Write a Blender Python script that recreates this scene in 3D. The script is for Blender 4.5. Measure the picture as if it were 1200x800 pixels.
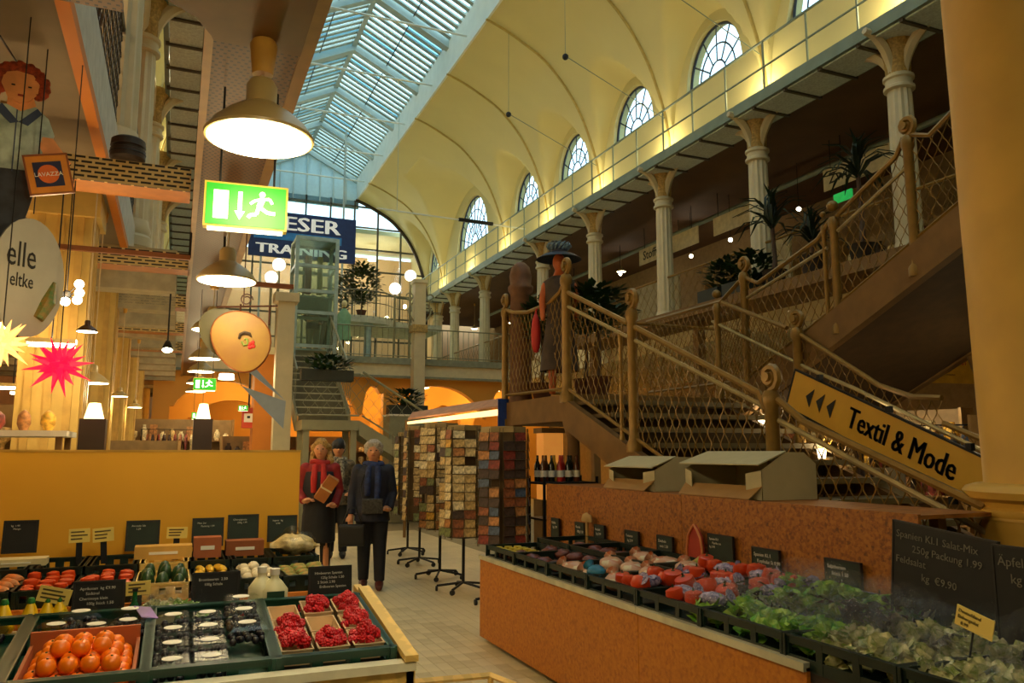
import bpy, bmesh, math, random
from mathutils import Vector, Matrix, Euler
PI = math.pi
R = math.radians
random.seed(7)
scene = bpy.context.scene
for o in list(bpy.data.objects):
    bpy.data.objects.remove(o)
C = bpy.context.collection

# ---------------------------------------------------------------- camera
YAW, PITCH, EYE, FPX = R(22.8), R(7.96), 1.55, 930.0
cd = bpy.data.cameras.new('camera')
cam = bpy.data.objects.new('camera', cd)
C.objects.link(cam)
cam.location = (0, 0, EYE)
cam.rotation_euler = (PI/2 + PITCH, 0, -YAW)
cd.sensor_width = 36
cd.lens = FPX/1200*36
cd.clip_end = 200
scene.camera = cam

# ---------------------------------------------------------------- sky, daylight, exposure
w = bpy.data.worlds.new('sky')
scene.world = w
w.use_nodes = True
bg = w.node_tree.nodes['Background']
bg.inputs[0].default_value = (0.76, 0.93, 1.0, 1)
bg.inputs[1].default_value = 2.7
scene.view_settings.view_transform = 'Standard'
scene.view_settings.look = 'None'
scene.view_settings.gamma = 1
scene.view_settings.exposure = 0.0

def lamp(name, loc, energy, color=(1, .75, .4), radius=.12, kind='POINT', rot=None, size=None, spot=None, parent=None):
    l = bpy.data.lights.new(name, kind)
    l.energy = energy
    l.color = color
    if kind == 'AREA':
        l.shape = 'RECTANGLE'
        l.size, l.size_y = size
    else:
        l.shadow_soft_size = radius
    if spot:
        l.spot_size = R(spot)
        l.spot_blend = .6
    o = bpy.data.objects.new(name, l)
    C.objects.link(o)
    o.location = loc
    if rot:
        o.rotation_euler = rot
    if parent:
        o.parent = parent
    return o

# daylight through the skylight: an area portal in the roof opening
pt = lamp('skylight_portal', (4.5, 14, 14.6), 1, kind='AREA', size=(4.4, 40))
pt.data.cycles.is_portal = True

# ---------------------------------------------------------------- materials
def lin(h):
    h = h.lstrip('#')
    c = [int(h[i:i+2], 16)/255 for i in (0, 2, 4)]
    return tuple((x/12.92 if x <= .04045 else ((x+.055)/1.055)**2.4) for x in c) + (1,)
MATS = {}
def mat(name, col, rough=.6, metal=0, var=.12, scale=8, bump=0, emit=0, alpha=None, trans=0, kind='noise', col2=None, stretch=None):
    if name in MATS:
        return MATS[name]
    m = bpy.data.materials.new(name)
    m.use_nodes = True
    nt = m.node_tree
    N, L = nt.nodes, nt.links
    b = N['Principled BSDF']
    c = lin(col)
    b.inputs['Roughness'].default_value = rough
    b.inputs['Metallic'].default_value = metal
    tc = N.new('ShaderNodeTexCoord')
    src = tc.outputs['Object']
    if stretch:
        mp = N.new('ShaderNodeMapping')
        mp.inputs['Scale'].default_value = stretch
        L.new(src, mp.inputs[0]); src = mp.outputs[0]
    if kind == 'voronoi':
        t = N.new('ShaderNodeTexVoronoi'); t.inputs['Scale'].default_value = scale; fac = t.outputs['Color']
    elif kind == 'wave':
        t = N.new('ShaderNodeTexWave'); t.inputs['Scale'].default_value = scale
        t.inputs['Distortion'].default_value = 3; fac = t.outputs['Fac']
    else:
        t = N.new('ShaderNodeTexNoise'); t.inputs['Scale'].default_value = scale
        t.inputs['Detail'].default_value = 4; fac = t.outputs['Fac']
    L.new(src, t.inputs['Vector'])
    r = N.new('ShaderNodeValToRGB')
    L.new(fac, r.inputs[0])
    c2 = lin(col2) if col2 else tuple(min(1, x*(1+var)) for x in c[:3]) + (1,)
    c1 = c if col2 else tuple(x*(1-var) for x in c[:3]) + (1,)
    r.color_ramp.elements[0].position = .35 if kind != 'voronoi' else 0.1
    r.color_ramp.elements[1].position = .65 if kind != 'voronoi' else 0.9
    r.color_ramp.elements[0].color = c1
    r.color_ramp.elements[1].color = c2
    L.new(r.outputs[0], b.inputs['Base Color'])
    if emit:
        b.inputs['Emission Color'].default_value = c
        b.inputs['Emission Strength'].default_value = emit
    if bump:
        bp = N.new('ShaderNodeBump'); bp.inputs['Strength'].default_value = bump
        bp.inputs['Distance'].default_value = .01
        L.new(fac, bp.inputs['Height']); L.new(bp.outputs[0], b.inputs['Normal'])
    if trans:
        b.inputs['Transmission Weight'].default_value = trans
    if alpha is not None:
        b.inputs['Alpha'].default_value = alpha
    MATS[name] = m
    return m

def osb(name, a, b_, c_):
    if name in MATS: return MATS[name]
    m = bpy.data.materials.new(name); m.use_nodes = True
    N, L = m.node_tree.nodes, m.node_tree.links
    b = N['Principled BSDF']; b.inputs['Roughness'].default_value = .55
    tc = N.new('ShaderNodeTexCoord')
    cols = []
    prev = None
    for i, rot in enumerate(((0, 0, 0), (R(35), R(20), R(60)), (R(-50), R(10), R(-40)))):
        mp = N.new('ShaderNodeMapping'); mp.inputs['Rotation'].default_value = rot
        mp.inputs['Scale'].default_value = (9, 34, 34)
        v = N.new('ShaderNodeTexVoronoi'); v.inputs['Scale'].default_value = 1.6
        L.new(tc.outputs['Object'], mp.inputs[0]); L.new(mp.outputs[0], v.inputs['Vector'])
        cols.append(v)
    mx = N.new('ShaderNodeMath'); mx.operation = 'ADD'
    sp = [N.new('ShaderNodeSeparateColor') for _ in cols]
    for v, s in zip(cols, sp): L.new(v.outputs['Color'], s.inputs[0])
    L.new(sp[0].outputs[0], mx.inputs[0]); L.new(sp[1].outputs[1], mx.inputs[1])
    m2 = N.new('ShaderNodeMath'); m2.operation = 'MULTIPLY_ADD'; m2.inputs[1].default_value = .4
    L.new(mx.outputs[0], m2.inputs[0])
    m3 = N.new('ShaderNodeMath'); m3.operation = 'MULTIPLY'; m3.inputs[1].default_value = .25
    L.new(sp[2].outputs[2], m3.inputs[0]); L.new(m3.outputs[0], m2.inputs[2])
    r = N.new('ShaderNodeValToRGB'); L.new(m2.outputs[0], r.inputs[0])
    e = r.color_ramp.elements
    e[0].position, e[0].color = .12, lin(a)
    e[1].position, e[1].color = .85, lin(c_)
    x = e.new(.45); x.color = lin(b_)
    L.new(r.outputs[0], b.inputs['Base Color'])
    MATS[name] = m
    return m

def glassy(name, col, fac=.12, rough=.05):
    """clear pane: mostly see-through with a little gloss"""
    if name in MATS: return MATS[name]
    m = bpy.data.materials.new(name); m.use_nodes = True
    N, L = m.node_tree.nodes, m.node_tree.links
    N.remove(N['Principled BSDF'])
    tr = N.new('ShaderNodeBsdfTransparent'); tr.inputs[0].default_value = lin(col)
    gl = N.new('ShaderNodeBsdfGlossy'); gl.inputs['Roughness'].default_value = rough
    mx = N.new('ShaderNodeMixShader'); mx.inputs[0].default_value = fac
    L.new(tr.outputs[0], mx.inputs[1]); L.new(gl.outputs[0], mx.inputs[2])
    L.new(mx.outputs[0], N['Material Output'].inputs[0])
    MATS[name] = m
    return m

def perforated(name, col, sx=30, hole='#1a0f05', vert=False, bw=.6, rh=.25, ms=.06):
    """brown perforated sheet: rows of slots printed as relief colour"""
    if name in MATS: return MATS[name]
    m = bpy.data.materials.new(name); m.use_nodes = True
    N, L = m.node_tree.nodes, m.node_tree.links
    b = N['Principled BSDF']; b.inputs['Roughness'].default_value = .5
    tc = N.new('ShaderNodeTexCoord')
    br = N.new('ShaderNodeTexBrick'); br.inputs['Scale'].default_value = sx
    br.inputs['Color1'].default_value = br.inputs['Color2'].default_value = lin(hole)
    br.inputs['Mortar'].default_value = lin(col)
    br.inputs['Mortar Size'].default_value = ms
    br.inputs['Mortar Smooth'].default_value = .1
    br.inputs['Brick Width'].default_value = bw
    br.inputs['Row Height'].default_value = rh
    mp = N.new('ShaderNodeMapping')
    if vert: mp.inputs['Rotation'].default_value = (PI/2, 0, 0)
    L.new(tc.outputs['Object'], mp.inputs[0]); L.new(mp.outputs[0], br.inputs['Vector'])
    L.new(br.outputs['Color'], b.inputs['Base Color'])
    MATS[name] = m
    return m

cream = mat('cream_plaster', '#ddcf9c', .8, var=.04, scale=1.2)
vaultm = mat('vault_plaster', '#d2c78e', .85, var=.03, scale=.8)
whitem = mat('white_paint', '#d8dbd0', .5, var=.04, scale=3)
colm = mat('column_paint', '#cfc19a', .5, var=.06, scale=4)
ochre = mat('ochre_column', '#c69a3a', .55, var=.08, scale=2.5, bump=.1)
orange = mat('orange_wall', '#c9781e', .7, var=.08, scale=2)
yellowp = mat('yellow_panel', '#d49a1e', .6, var=.05, scale=1.5)
brownc = mat('brown_ceiling', '#5e4020', .8, var=.1, scale=2)
railm = mat('olive_iron', '#8a6a2c', .4, .3, var=.12, scale=10)
stonem = mat('brown_stone', '#7a5a2c', .75, var=.12, scale=5, bump=.1)
steelg = mat('grey_green_steel', '#7d8a7c', .5, .3, var=.08, scale=4)
skymetal = mat('pale_metal', '#a9b8b4', .45, .2, var=.05, scale=5)
darkm = mat('dark_metal', '#1d1d1f', .5, .4, var=.1)
blackm = mat('black_plastic', '#0f0f10', .5, var=.1)
boardm = mat('chalkboard_black', '#0b0b0b', .7, var=.3, scale=12)
boardg = mat('chalkboard_green', '#12241a', .65, var=.2, scale=12)
chalkm = mat('chalk', '#cfcabb', .9, var=.1)
cardm = mat('price_card', '#e2c664', .7, var=.05)
greenp = mat('green_crate_plastic', '#0c3a2c', .4, var=.15, scale=6)
dkcrate = mat('dark_crate_plastic', '#0b1f18', .4, var=.2, scale=6)
woodp = mat('pale_wood', '#e0b964', .5, var=.1, scale=3, kind='wave', stretch=(1, 8, 8))
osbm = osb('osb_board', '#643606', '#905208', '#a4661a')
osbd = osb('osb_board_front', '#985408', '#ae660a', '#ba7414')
tilem = mat('floor_tile', '#c7b992', .45, var=.08, scale=2)
groutm = mat('floor_grout', '#8f8363', .8, var=.1)
leafm = mat('dark_leaf', '#1c3a16', .5, var=.4, scale=9)
leafp = mat('pine_leaf', '#152a18', .5, var=.4, scale=9)
lampw = mat('lamp_enamel', '#b8a066', .35, var=.04)
glow = mat('lamp_glow', '#fff3d0', emit=14)
glows = mat('soft_glow', '#ffe9b8', emit=5)
paperw = mat('white_paper', '#e6e1d0', .7, var=.03)
cardboard = mat('cardboard', '#96703a', .8, var=.06)
skin = mat('skin', '#c98a5e', .5, var=.05)
clearp = glassy('clear_plastic', '#f6f8f3', .055, .2)
glassp = glassy('window_glass', '#eefaff', .06, .02)

# ---------------------------------------------------------------- mesh builder
class B:
    def __init__(s): s.v, s.f = [], []
    def add(s, vs, fs):
        n = len(s.v); s.v += [tuple(p) for p in vs]; s.f += [tuple(i+n for i in f) for f in fs]; return s
    def box(s, c, d, rot=None):
        x, y, z = d[0]/2, d[1]/2, d[2]/2
        vs = [Vector((i*x, j*y, k*z)) for i in (-1, 1) for j in (-1, 1) for k in (-1, 1)]
        if rot: m = Euler(rot).to_matrix(); vs = [m @ p for p in vs]
        vs = [p + Vector(c) for p in vs]
        return s.add(vs, [(0, 1, 3, 2), (4, 6, 7, 5), (0, 4, 5, 1), (2, 3, 7, 6), (0, 2, 6, 4), (1, 5, 7, 3)])
    def b2(s, a, b): return s.box([(a[i]+b[i])/2 for i in range(3)], [abs(b[i]-a[i]) for i in range(3)])
    def tube(s, path, r, n=6, cap=True, closed=False):
        P = [Vector(p) for p in path]; k = len(P)
        rs = r if isinstance(r, (list, tuple)) else [r]*k
        vs = []; prev = None
        for i, p in enumerate(P):
            if closed: t = P[(i+1) % k]-P[i-1]
            else: t = P[min(i+1, k-1)]-P[max(i-1, 0)]
            t = t.normalized() if t.length > 1e-9 else Vector((0, 0, 1))
            if prev is None:
                a = Vector((0, 0, 1)) if abs(t.z) < .9 else Vector((1, 0, 0))
                u = t.cross(a).normalized()
            else:
                u = prev - t*prev.dot(t)
                u = u.normalized() if u.length > 1e-6 else t.orthogonal().normalized()
            prev = u; q = t.cross(u)
            for j in range(n):
                a = 2*PI*j/n
                vs.append(p + (u*math.cos(a)+q*math.sin(a))*rs[i])
        fs = [(i*n+j, i*n+(j+1) % n, (i+1)*n+(j+1) % n, (i+1)*n+j) for i in range(k-1) for j in range(n)]
        if closed: fs += [((k-1)*n+j, (k-1)*n+(j+1) % n, (j+1) % n, j) for j in range(n)]
        elif cap: fs += [tuple(range(n-1, -1, -1)), tuple((k-1)*n+j for j in range(n))]
        return s.add(vs, fs)
    def lathe(s, prof, n=20, c=(0, 0, 0), ax=None, sx=1, sy=1):
        m = ax if ax else Matrix.Identity(3); c = Vector(c); vs = []
        for r, z in prof:
            for j in range(n):
                a = 2*PI*j/n; vs.append(m @ Vector((r*sx*math.cos(a), r*sy*math.sin(a), z)) + c)
        k = len(prof)
        fs = [(i*n+j, i*n+(j+1) % n, (i+1)*n+(j+1) % n, (i+1)*n+j) for i in range(k-1) for j in range(n)]
        if prof[0][0] > 1e-5: fs.append(tuple(range(n-1, -1, -1)))
        if prof[-1][0] > 1e-5: fs.append(tuple((k-1)*n+j for j in range(n)))
        return s.add(vs, fs)
    def ball(s, c, r, n=12, k=8, jit=0, sc=(1, 1, 1)):
        prof = []; vs = []; c = Vector(c)
        for i in range(k+1):
            t = PI*i/k
            for j in range(n):
                a = 2*PI*j/n
                q = r*(1+(random.uniform(-jit, jit) if 0 < i < k else 0))
                vs.append(c+Vector((q*math.sin(t)*math.cos(a)*sc[0], q*math.sin(t)*math.sin(a)*sc[1], -q*math.cos(t)*sc[2])))
        return s.add(vs, [(i*n+j, i*n+(j+1) % n, (i+1)*n+(j+1) % n, (i+1)*n+j) for i in range(k) for j in range(n)])
    def prism(s, poly, vec):
        """poly: 3-D outline, extruded along vec"""
        v = Vector(vec); P = [Vector(p) for p in poly]; n = len(P)
        return s.add(P+[p+v for p in P], [tuple(range(n-1, -1, -1)), tuple(range(n, 2*n))] + [(i, (i+1) % n, n+(i+1) % n, n+i) for i in range(n)])
    def mesh(s, name, m, smooth=0):
        me = bpy.data.meshes.new(name); me.from_pydata(s.v, [], s.f)
        bm = bmesh.new(); bm.from_mesh(me)
        if smooth: bmesh.ops.remove_doubles(bm, verts=bm.verts, dist=1e-5)
        bmesh.ops.recalc_face_normals(bm, faces=bm.faces); bm.to_mesh(me); bm.free()
        if m: me.materials.append(m)
        if smooth:
            me.polygons.foreach_set('use_smooth', [True]*len(me.polygons))
            me.set_sharp_from_angle(angle=R(smooth))
        return me
    def ob(s, name, m, parent=None, loc=None, smooth=0):
        return put(name, s.mesh(name, m, smooth), parent, loc)

def put(name, me, parent=None, loc=None, rot=None, scale=None):
    o = bpy.data.objects.new(name, me); C.objects.link(o)
    if parent: o.parent = parent
    if loc: o.location = loc
    if rot: o.rotation_euler = rot
    if scale: o.scale = scale
    return o
def tag(o, label=None, cat=None, group=None, kind=None):
    if label: o['label'] = label
    if cat: o['category'] = cat
    if group: o['group'] = group
    if kind: o['kind'] = kind
    return o
def thing(name, label, cat, loc=(0, 0, 0), rz=0, group=None, rot=None):
    o = bpy.data.objects.new(name, None); C.objects.link(o)
    o.empty_display_size = .1
    o.location = loc; o.rotation_euler = rot if rot else (0, 0, rz)
    return tag(o, label, cat, group)
def st(o): o['kind'] = 'structure'; return o
def stuff(o): o['kind'] = 'stuff'; return o
def copy_tree(o, parent=None):
    c = o.copy(); C.objects.link(c); c.parent = parent
    for ch in list(o.children): copy_tree(ch, c)
    return c
def text(s, size, m, parent=None, loc=(0, 0, 0), rot=(PI/2, 0, 0), name='lettering', align='LEFT', ext=.001, xs=1, bold=0, label=None):
    cu = bpy.data.curves.new('t', 'FONT'); cu.body = s; cu.size = size; cu.extrude = ext
    cu.align_x = align; cu.offset = bold; cu.resolution_u = 2
    o = bpy.data.objects.new('t', cu); C.objects.link(o)
    bpy.context.view_layer.update()
    me = bpy.data.meshes.new_from_object(o)
    bpy.data.objects.remove(o)
    me.materials.clear(); me.materials.append(m)
    q = put(name, me, parent, loc, rot, (xs, 1, 1))
    if label: q['label'] = label
    return q
# world point seen at a photograph pixel on the plane x=, y= or z= const
_fw = Vector((math.sin(YAW)*math.cos(PITCH), math.cos(YAW)*math.cos(PITCH), math.sin(PITCH)))
_rt = Vector((math.cos(YAW), -math.sin(YAW), 0)); _up = _rt.cross(_fw)
def at(px, py, **k):
    r = _fw*FPX + _rt*(px-600) + _up*(400-py)
    (ax, val), = k.items(); i = 'xyz'.index(ax)
    t = (val - (EYE if i == 2 else 0))/r[i]
    return Vector((0, 0, EYE)) + r*t
def remeshed(b, name, m, vox=.012, parent=None, loc=None, smooth=2, voxsub=None):
    """fuse overlapping closed volumes into one continuous smooth surface"""
    o = put(name, b.mesh(name, m), None)
    md = o.modifiers.new('r', 'REMESH'); md.mode = 'VOXEL'; md.voxel_size = vox; md.use_smooth_shade = True
    if smooth:
        sm = o.modifiers.new('s', 'SMOOTH'); sm.iterations = smooth; sm.factor = .6
    dg = bpy.context.evaluated_depsgraph_get(); dg.update()
    me = bpy.data.meshes.new_from_object(o.evaluated_get(dg))
    bpy.data.objects.remove(o)
    me.materials.clear(); me.materials.append(m)
    me.polygons.foreach_set('use_smooth', [True]*len(me.polygons))
    return put(name, me, parent, loc)
ORD = ['first', 'second', 'third', 'fourth', 'fifth', 'sixth', 'seventh', 'eighth', 'ninth', 'tenth', 'eleventh', 'twelfth', 'thirteenth', 'fourteenth', 'fifteenth', 'sixteenth', 'seventeenth', 'eighteenth', 'nineteenth', 'twentieth']
# ================================================================ STRUCTURE
perf = perforated('perforated_sheet', '#664218', 9, bw=.3, rh=.3, ms=.09)
perfv = perforated('slotted_sheet', '#c9ad70', 9, vert=True, bw=.75, rh=.3, ms=.085)
CX_ = 4.5                      # centre line of the hall
# floor: concrete bed, tiles proud of it
fl = st(B().b2((-8, -5, -.2), (15, 38, -.008)).ob('floor', groutm))
tme = B().b2((-.0485, -.0985, -.008), (.0485, .0985, 0)).mesh('tile', tilem)
tme2 = B().b2((-.0485, -.0985, -.008), (.0485, .0985, 0)).mesh('tile', mat('floor_tile_dark', '#b8a981', .45, var=.08))
n = 0
rest = B()
j = 0
for j in range(70):
    for i in range(-60, 40):
        x, y = 1.4+i*.1, 4.0+j*.2
        if x > 2.6 and y < 7: continue
        near = .75 < x < 2.45 and 4.6 < y < 8.4
        if near and n < 300:
            put('tile', tme if random.random() < .6 else tme2, fl, (x, y, 0)); n += 1
        elif -1 < x < 4.6 and y < 16:
            rest.b2((x-.0485, y-.0985, -.008), (x+.0485, y+.0985, 0))
stuff(rest.ob('tile_paving', tilem, fl))

# ---- vault (both sides), cross-vault lunettes over each bay window
RIBS = [-1.35, 1.75, 4.85, 7.95, 11.05, 14.2, 17.35, 20.5, 23.8, 30.6, 33.0]
BAYS = [(RIBS[i], RIBS[i+1]) for i in range(len(RIBS)-1)]
PR = [(2.1, 12.3), (2.6, 12.12), (3.1, 11.88), (3.6, 11.6), (4.0, 11.25), (4.4, 10.78), (4.75, 10.2), (5.0, 9.6), (5.2, 8.95), (5.3, 8.2)]
def prof(n=36):
    out = []
    P = [(1.6, 12.45)]+PR+[(5.33, 7.4)]
    for i in range(1, len(P)-2):
        for k in range(4):
            t = k/4
            out.append(tuple(.5*(2*P[i][a]+(P[i+1][a]-P[i-1][a])*t+(2*P[i-1][a]-5*P[i][a]+4*P[i+1][a]-P[i+2][a])*t*t+(3*P[i][a]-P[i-1][a]-3*P[i+1][a]+P[i+2][a])*t**3) for a in (0, 1)))
    return out+[PR[-1]]
PF = prof()
def lun(Y, d):
    for a, b in BAYS:
        if a <= Y <= b:
            c, hw = (a+b)/2, (b-a)/2-.12
            if b-a > 5: za = 11.45
            elif b-a < 2.8: za = 10.9
            else: za = 10.6
            u = (Y-c)/hw
            if abs(u) >= 1: return 8.2
            return 8.2+(za-8.2)*math.sqrt(1-u*u)+.30*(5.3-d)
    return 8.2
NY = []
y = -4.45
while y <= 33.001: NY.append(y); y += .1
for side, nm in ((1, 'ceiling_vault_right'), (-1, 'ceiling_vault_left')):
    vs = []; fs = []
    for Y in NY:
        for d, z in PF:
            vs.append((CX_+side*d, Y, max(z, min(lun(Y, d), 12.0 if d > 3 else z))))
    k = len(PF)
    for i in range(len(NY)-1):
        for j in range(k-1):
            fs.append((i*k+j, (i+1)*k+j, (i+1)*k+j+1, i*k+j+1))
    vt = B().add(vs, fs).ob(nm, vaultm, smooth=50); st(vt)
    # ribs along the bay joints
    for Y in RIBS:
        if Y < 5: continue
        B().tube([(CX_+side*(d-.01), Y, z-.01) for d, z in PF], .035, 6).ob('vault_rib', mat('rib_paint', '#b5a05c', .8), vt, smooth=40)
# ---- upper walls with the lunette window openings
def wspec(a, b):
    c = (a+b)/2
    if b-a > 5: return c, 1.65, 1.85
    if b-a < 2.8: return c, .85, 1.15
    return c, .92, 1.12
SILL = 9.25
for side, nm in ((1, 'wall_right_upper'), (-1, 'wall_left_upper')):
    b = B(); X = CX_+side*5.3; X2 = X+side*.3
    for a, b_ in BAYS:
        c, r, h = wspec(a, b_)
        m = max(8, int((b_-a)/.08))
        for i in range(m):
            y0, y1 = a+(b_-a)*i/m, a+(b_-a)*(i+1)/m
            def wt(y):
                u = (y-c)/r
                return SILL+h*math.sqrt(max(0, 1-u*u)) if abs(u) < 1 else SILL
            b.add([(X, y0, 7.6), (X, y1, 7.6), (X, y1, SILL), (X, y0, SILL)], [(0, 1, 2, 3)])
            w0, w1 = wt(y0), wt(y1)
            b.add([(X, y0, w0), (X, y1, w1), (X, y1, lun(y1, 5.3)+.02), (X, y0, lun(y0, 5.3)+.02)], [(0, 1, 2, 3)])
            if w0 > SILL or w1 > SILL:
                b.add([(X, y0, w0), (X, y1, w1), (X2, y1, w1), (X2, y0, w0)], [(0, 1, 2, 3)])
                b.add([(X, y0, SILL), (X, y1, SILL), (X2, y1, SILL), (X2, y0, SILL)], [(0, 1, 2, 3)])
    st(b.ob(nm, whitem if 0 else vaultm))
# ---- lunette windows: frame, ring bars, spokes, panes
barm = mat('window_iron', '#3c4450', .5, .2)
wn = 0
for side in (1, -1):
    X = CX_+side*5.42
    for a, b_ in BAYS:
        if b_ < 5: continue
        c, r, h = wspec(a, b_)
        wn += 1
        W = st(put('window_%d' % wn, None, None, (X, c, SILL)))
        W.empty_display_size = .1
        def pt(q, t): return (0, r*q*math.cos(t), h*q*math.sin(t))
        f = B(); f.tube([pt(.98, PI*i/24) for i in range(25)], .035, 4); f.tube([(0, -r, .02), (0, r, .02)], .035, 4)
        f.ob('window_frame', barm, W)
        rings = [0, .3, .62, 1.0] if r < 1.2 else [0, .22, .45, .72, 1.0]
        big = r > 1.2
        g = B()
        for q in rings[1:-1]: g.tube([pt(q, PI*i/20) for i in range(21)], .02, 4)
        ns = 6 if not big else 10
        for i in range(1, ns): g.tube([pt(rings[1], PI*i/ns), pt(1, PI*i/ns)], .018, 4)
        g.ob('glazing_bars', barm, W)
        if side > 0:
            for ri in range(len(rings)-1):
                cells = 1 if ri == 0 else ns
                for i in range(cells):
                    t0, t1 = PI*i/cells, PI*(i+1)/cells
                    mseg = 6 if ri == 0 else 2
                    outer = [pt(rings[ri+1]-.01, t0+(t1-t0)*k/mseg) for k in range(mseg+1)]
                    inner = [pt(rings[ri]+.01, t1-(t1-t0)*k/mseg) for k in range(mseg+1)] if ri else [(0, 0, .01)]
                    B().prism(outer+inner, (.006, 0, 0)).ob('pane', glassp, W)
        else:
            B().prism([pt(.97, PI*k/12) for k in range(13)], (.006, 0, 0)).ob('pane', glassp, W)

# ---- skylight: curb, rafters, ridge, purlin, bars, panes
sk = st(put('ceiling_skylight', None, None, (0, 0, 0)))
curb = B()
for s in (1, -1):
    x = CX_+s*2.1
    curb.b2((x, -4.4, 12.28), (x+s*.12, 33, 13.35))
curb.ob('curb', whitem, sk)
ZE, ZR = 13.25, 14.3
B().b2((CX_-.07, -4.4, ZR-.12), (CX_+.07, 33, ZR+.05)).ob('ridge_beam', skymetal, sk)
bayl = []
y = 33.0
ys = []
while y > 5: ys.append(y); y -= 3.13
for yy in ys:
    for s in (1, -1):
        b = B(); b.prism([(CX_+s*2.1, yy-.12, ZE-.24), (CX_+s*2.1, yy-.12, ZE+.02), (CX_, yy-.12, ZR+.02), (CX_, yy-.12, ZR-.24)], (0, .24, 0))
        b.ob('rafter', skymetal, sk)
    B().tube([(CX_-2.15, yy+1.5, 12.6), (CX_+2.15, yy+1.5, 12.6)], .03, 6).ob('tie_rod', whitem, sk)
for s in (1, -1):
    for q in (.5,):
        B().tube([(CX_+s*2.1*q, -4, ZE+(ZR-ZE)*(1-q)-.03), (CX_+s*2.1*q, 33, ZE+(ZR-ZE)*(1-q)-.03)], .018, 4).ob('purlin', mat('dark_purlin', '#4a5458', .5, .3), sk)
bars = B()
pane0 = [B().add([(0, .02, 0), (s*1.05, .02, -.525), (s*1.05, .285, -.525), (0, .285, 0), (0, .02, .008), (s*1.05, .02, -.517), (s*1.05, .285, -.517), (0, .285, .008)],
        [(0, 1, 2, 3), (4, 7, 6, 5), (0, 4, 5, 1), (1, 5, 6, 2), (2, 6, 7, 3), (3, 7, 4, 0)]).mesh('pane', glassy('skylight_glass', '#f4feff', .05, .1)) for s in (1, -1)]
blue = glassy('skylight_glass_blue', '#bfe2ee', .08, .1)
pane1 = [p.copy() for p in pane0]
for p in pane1: p.materials[0] = blue
near = B()
for si, s in enumerate((1, -1)):
    y = 32.7; k = 0
    while y > -4:
        bars.add([(CX_+s*2.1, y-.03, ZE-.03), (CX_, y-.03, ZR-.03), (CX_, y+.03, ZR-.03), (CX_+s*2.1, y+.03, ZE-.03),
                  (CX_+s*2.1, y-.03, ZE+.03), (CX_, y-.03, ZR+.03), (CX_, y+.03, ZR+.03), (CX_+s*2.1, y+.03, ZE+.03)],
                 [(0, 1, 2, 3), (4, 7, 6, 5), (0, 4, 5, 1), (3, 2, 6, 7)])
        # a half-width louvre blade beside each bar
        bars.add([(CX_+s*2.1, y+.03, ZE), (CX_, y+.03, ZR), (CX_, y+.10, ZR-.05), (CX_+s*2.1, y+.10, ZE-.05)], [(0, 1, 2, 3)])
        for h in (0, 1):
            x0, z0 = CX_+s*1.05*h, ZR-.525*h
            if y > 12.5 and (s > 0 or y > 14):
                put('pane', (pane1 if (s < 0 and k % 3 == 0) or random.random() < .08 else pane0)[si], sk, (x0, y, z0))
            else:
                near.add([(x0, y+.02, z0), (x0+s*1.05, y+.02, z0-.525), (x0+s*1.05, y+.285, z0-.525), (x0, y+.285, z0)], [(0, 1, 2, 3)])
        y -= .313; k += 1
stuff(bars.ob('glazing_bars', skymetal, sk))
stuff(near.ob('pane_rows', glassy('skylight_glass', '#f4feff'), sk))

# ---- galleries: floor slabs, ceilings, back walls
GZ = 4.15
st(B().b2((9.3, -5, GZ-.5), (15, 36, GZ)).ob('floor_gallery_right', cream))
st(B().b2((9.82, -5, 7.62), (15, 36, 7.75)).ob('ceiling_gallery_right', brownc))
st(B().b2((14.2, -5, 0), (14.4, 38, 7.75)).ob('wall_right', mat('gallery_wall', '#8d7348', .8, var=.1)))
st(B().b2((-8, -5, GZ-.32), (-.68, 36, GZ)).ob('floor_gallery_left', mat('soffit_brown', '#7e7058', .8, var=.15, scale=1.5)))
st(B().b2((-8, -5, 7.62), (-.82, 36, 7.75)).ob('ceiling_gallery_left', brownc))
st(B().b2((-8.2, -5, 0), (-8, 38, 7.75)).ob('wall_left', orange))
st(B().b2((-3.2, -5, GZ), (-3.1, 36, 7.7)).ob('wall_left_gallery', orange))
b = B()
b.b2((-8.2, -5.2, 0), (15, -5, 7.7)); b.b2((-1, -5.2, 7.6), (10, -5, 15)); st(b.ob('wall_back', cream))
b = B()
b.b2((-8.2, 37, 0), (15, 37.2, 10.8)); st(b.ob('wall_far', mat('peach_wall', '#d8b080', .8, var=.08, scale=.6)))
st(B().b2((-2, 33.5, 11.0), (11, 37.3, 11.2)).ob('ceiling_far_room', cream))
b = B(); b.b2((-1.2, 33.3, 4), (-1, 37.2, 11.1)); b.b2((10.2, 33.3, 4), (10.4, 37.2, 11.1)); st(b.ob('wall_far_room', cream))
# left gallery fascia: white band and orange stripe
st(B().b2((-.68, 2.5, GZ-.28), (-.62, 36, GZ+.22)).ob('trim_1', mat('grey_white_band', '#b7b6a8', .6)))
st(B().b2((-.68, 2.5, GZ-.36), (-.61, 36, GZ-.28)).ob('trim_2', orange))
# far gable over the end window
E0 = st(put('trim_gable', None))
GB = B()
GB.b2((2.3, 32.95, 11.9), (6.7, 33.05, 13.25)); st(GB.ob('wall_gable', mat('pale_blue_gable', '#bcd6dc', .7, var=.04)))
b = B(); b.prism([(2.4, 33, 13.25), (6.6, 33, 13.25), (4.5, 33, 14.3)], (0, .02, 0)); st(b.ob('wall_gable_top', MATS['pale_blue_gable']))
for k in range(-3, 4): B().b2((4.5+k*.55-.025, 32.9, 12.0), (4.5+k*.55+.025, 32.96, 14-abs(k)*.27)).ob('mullion', skymetal, E0)
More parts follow.
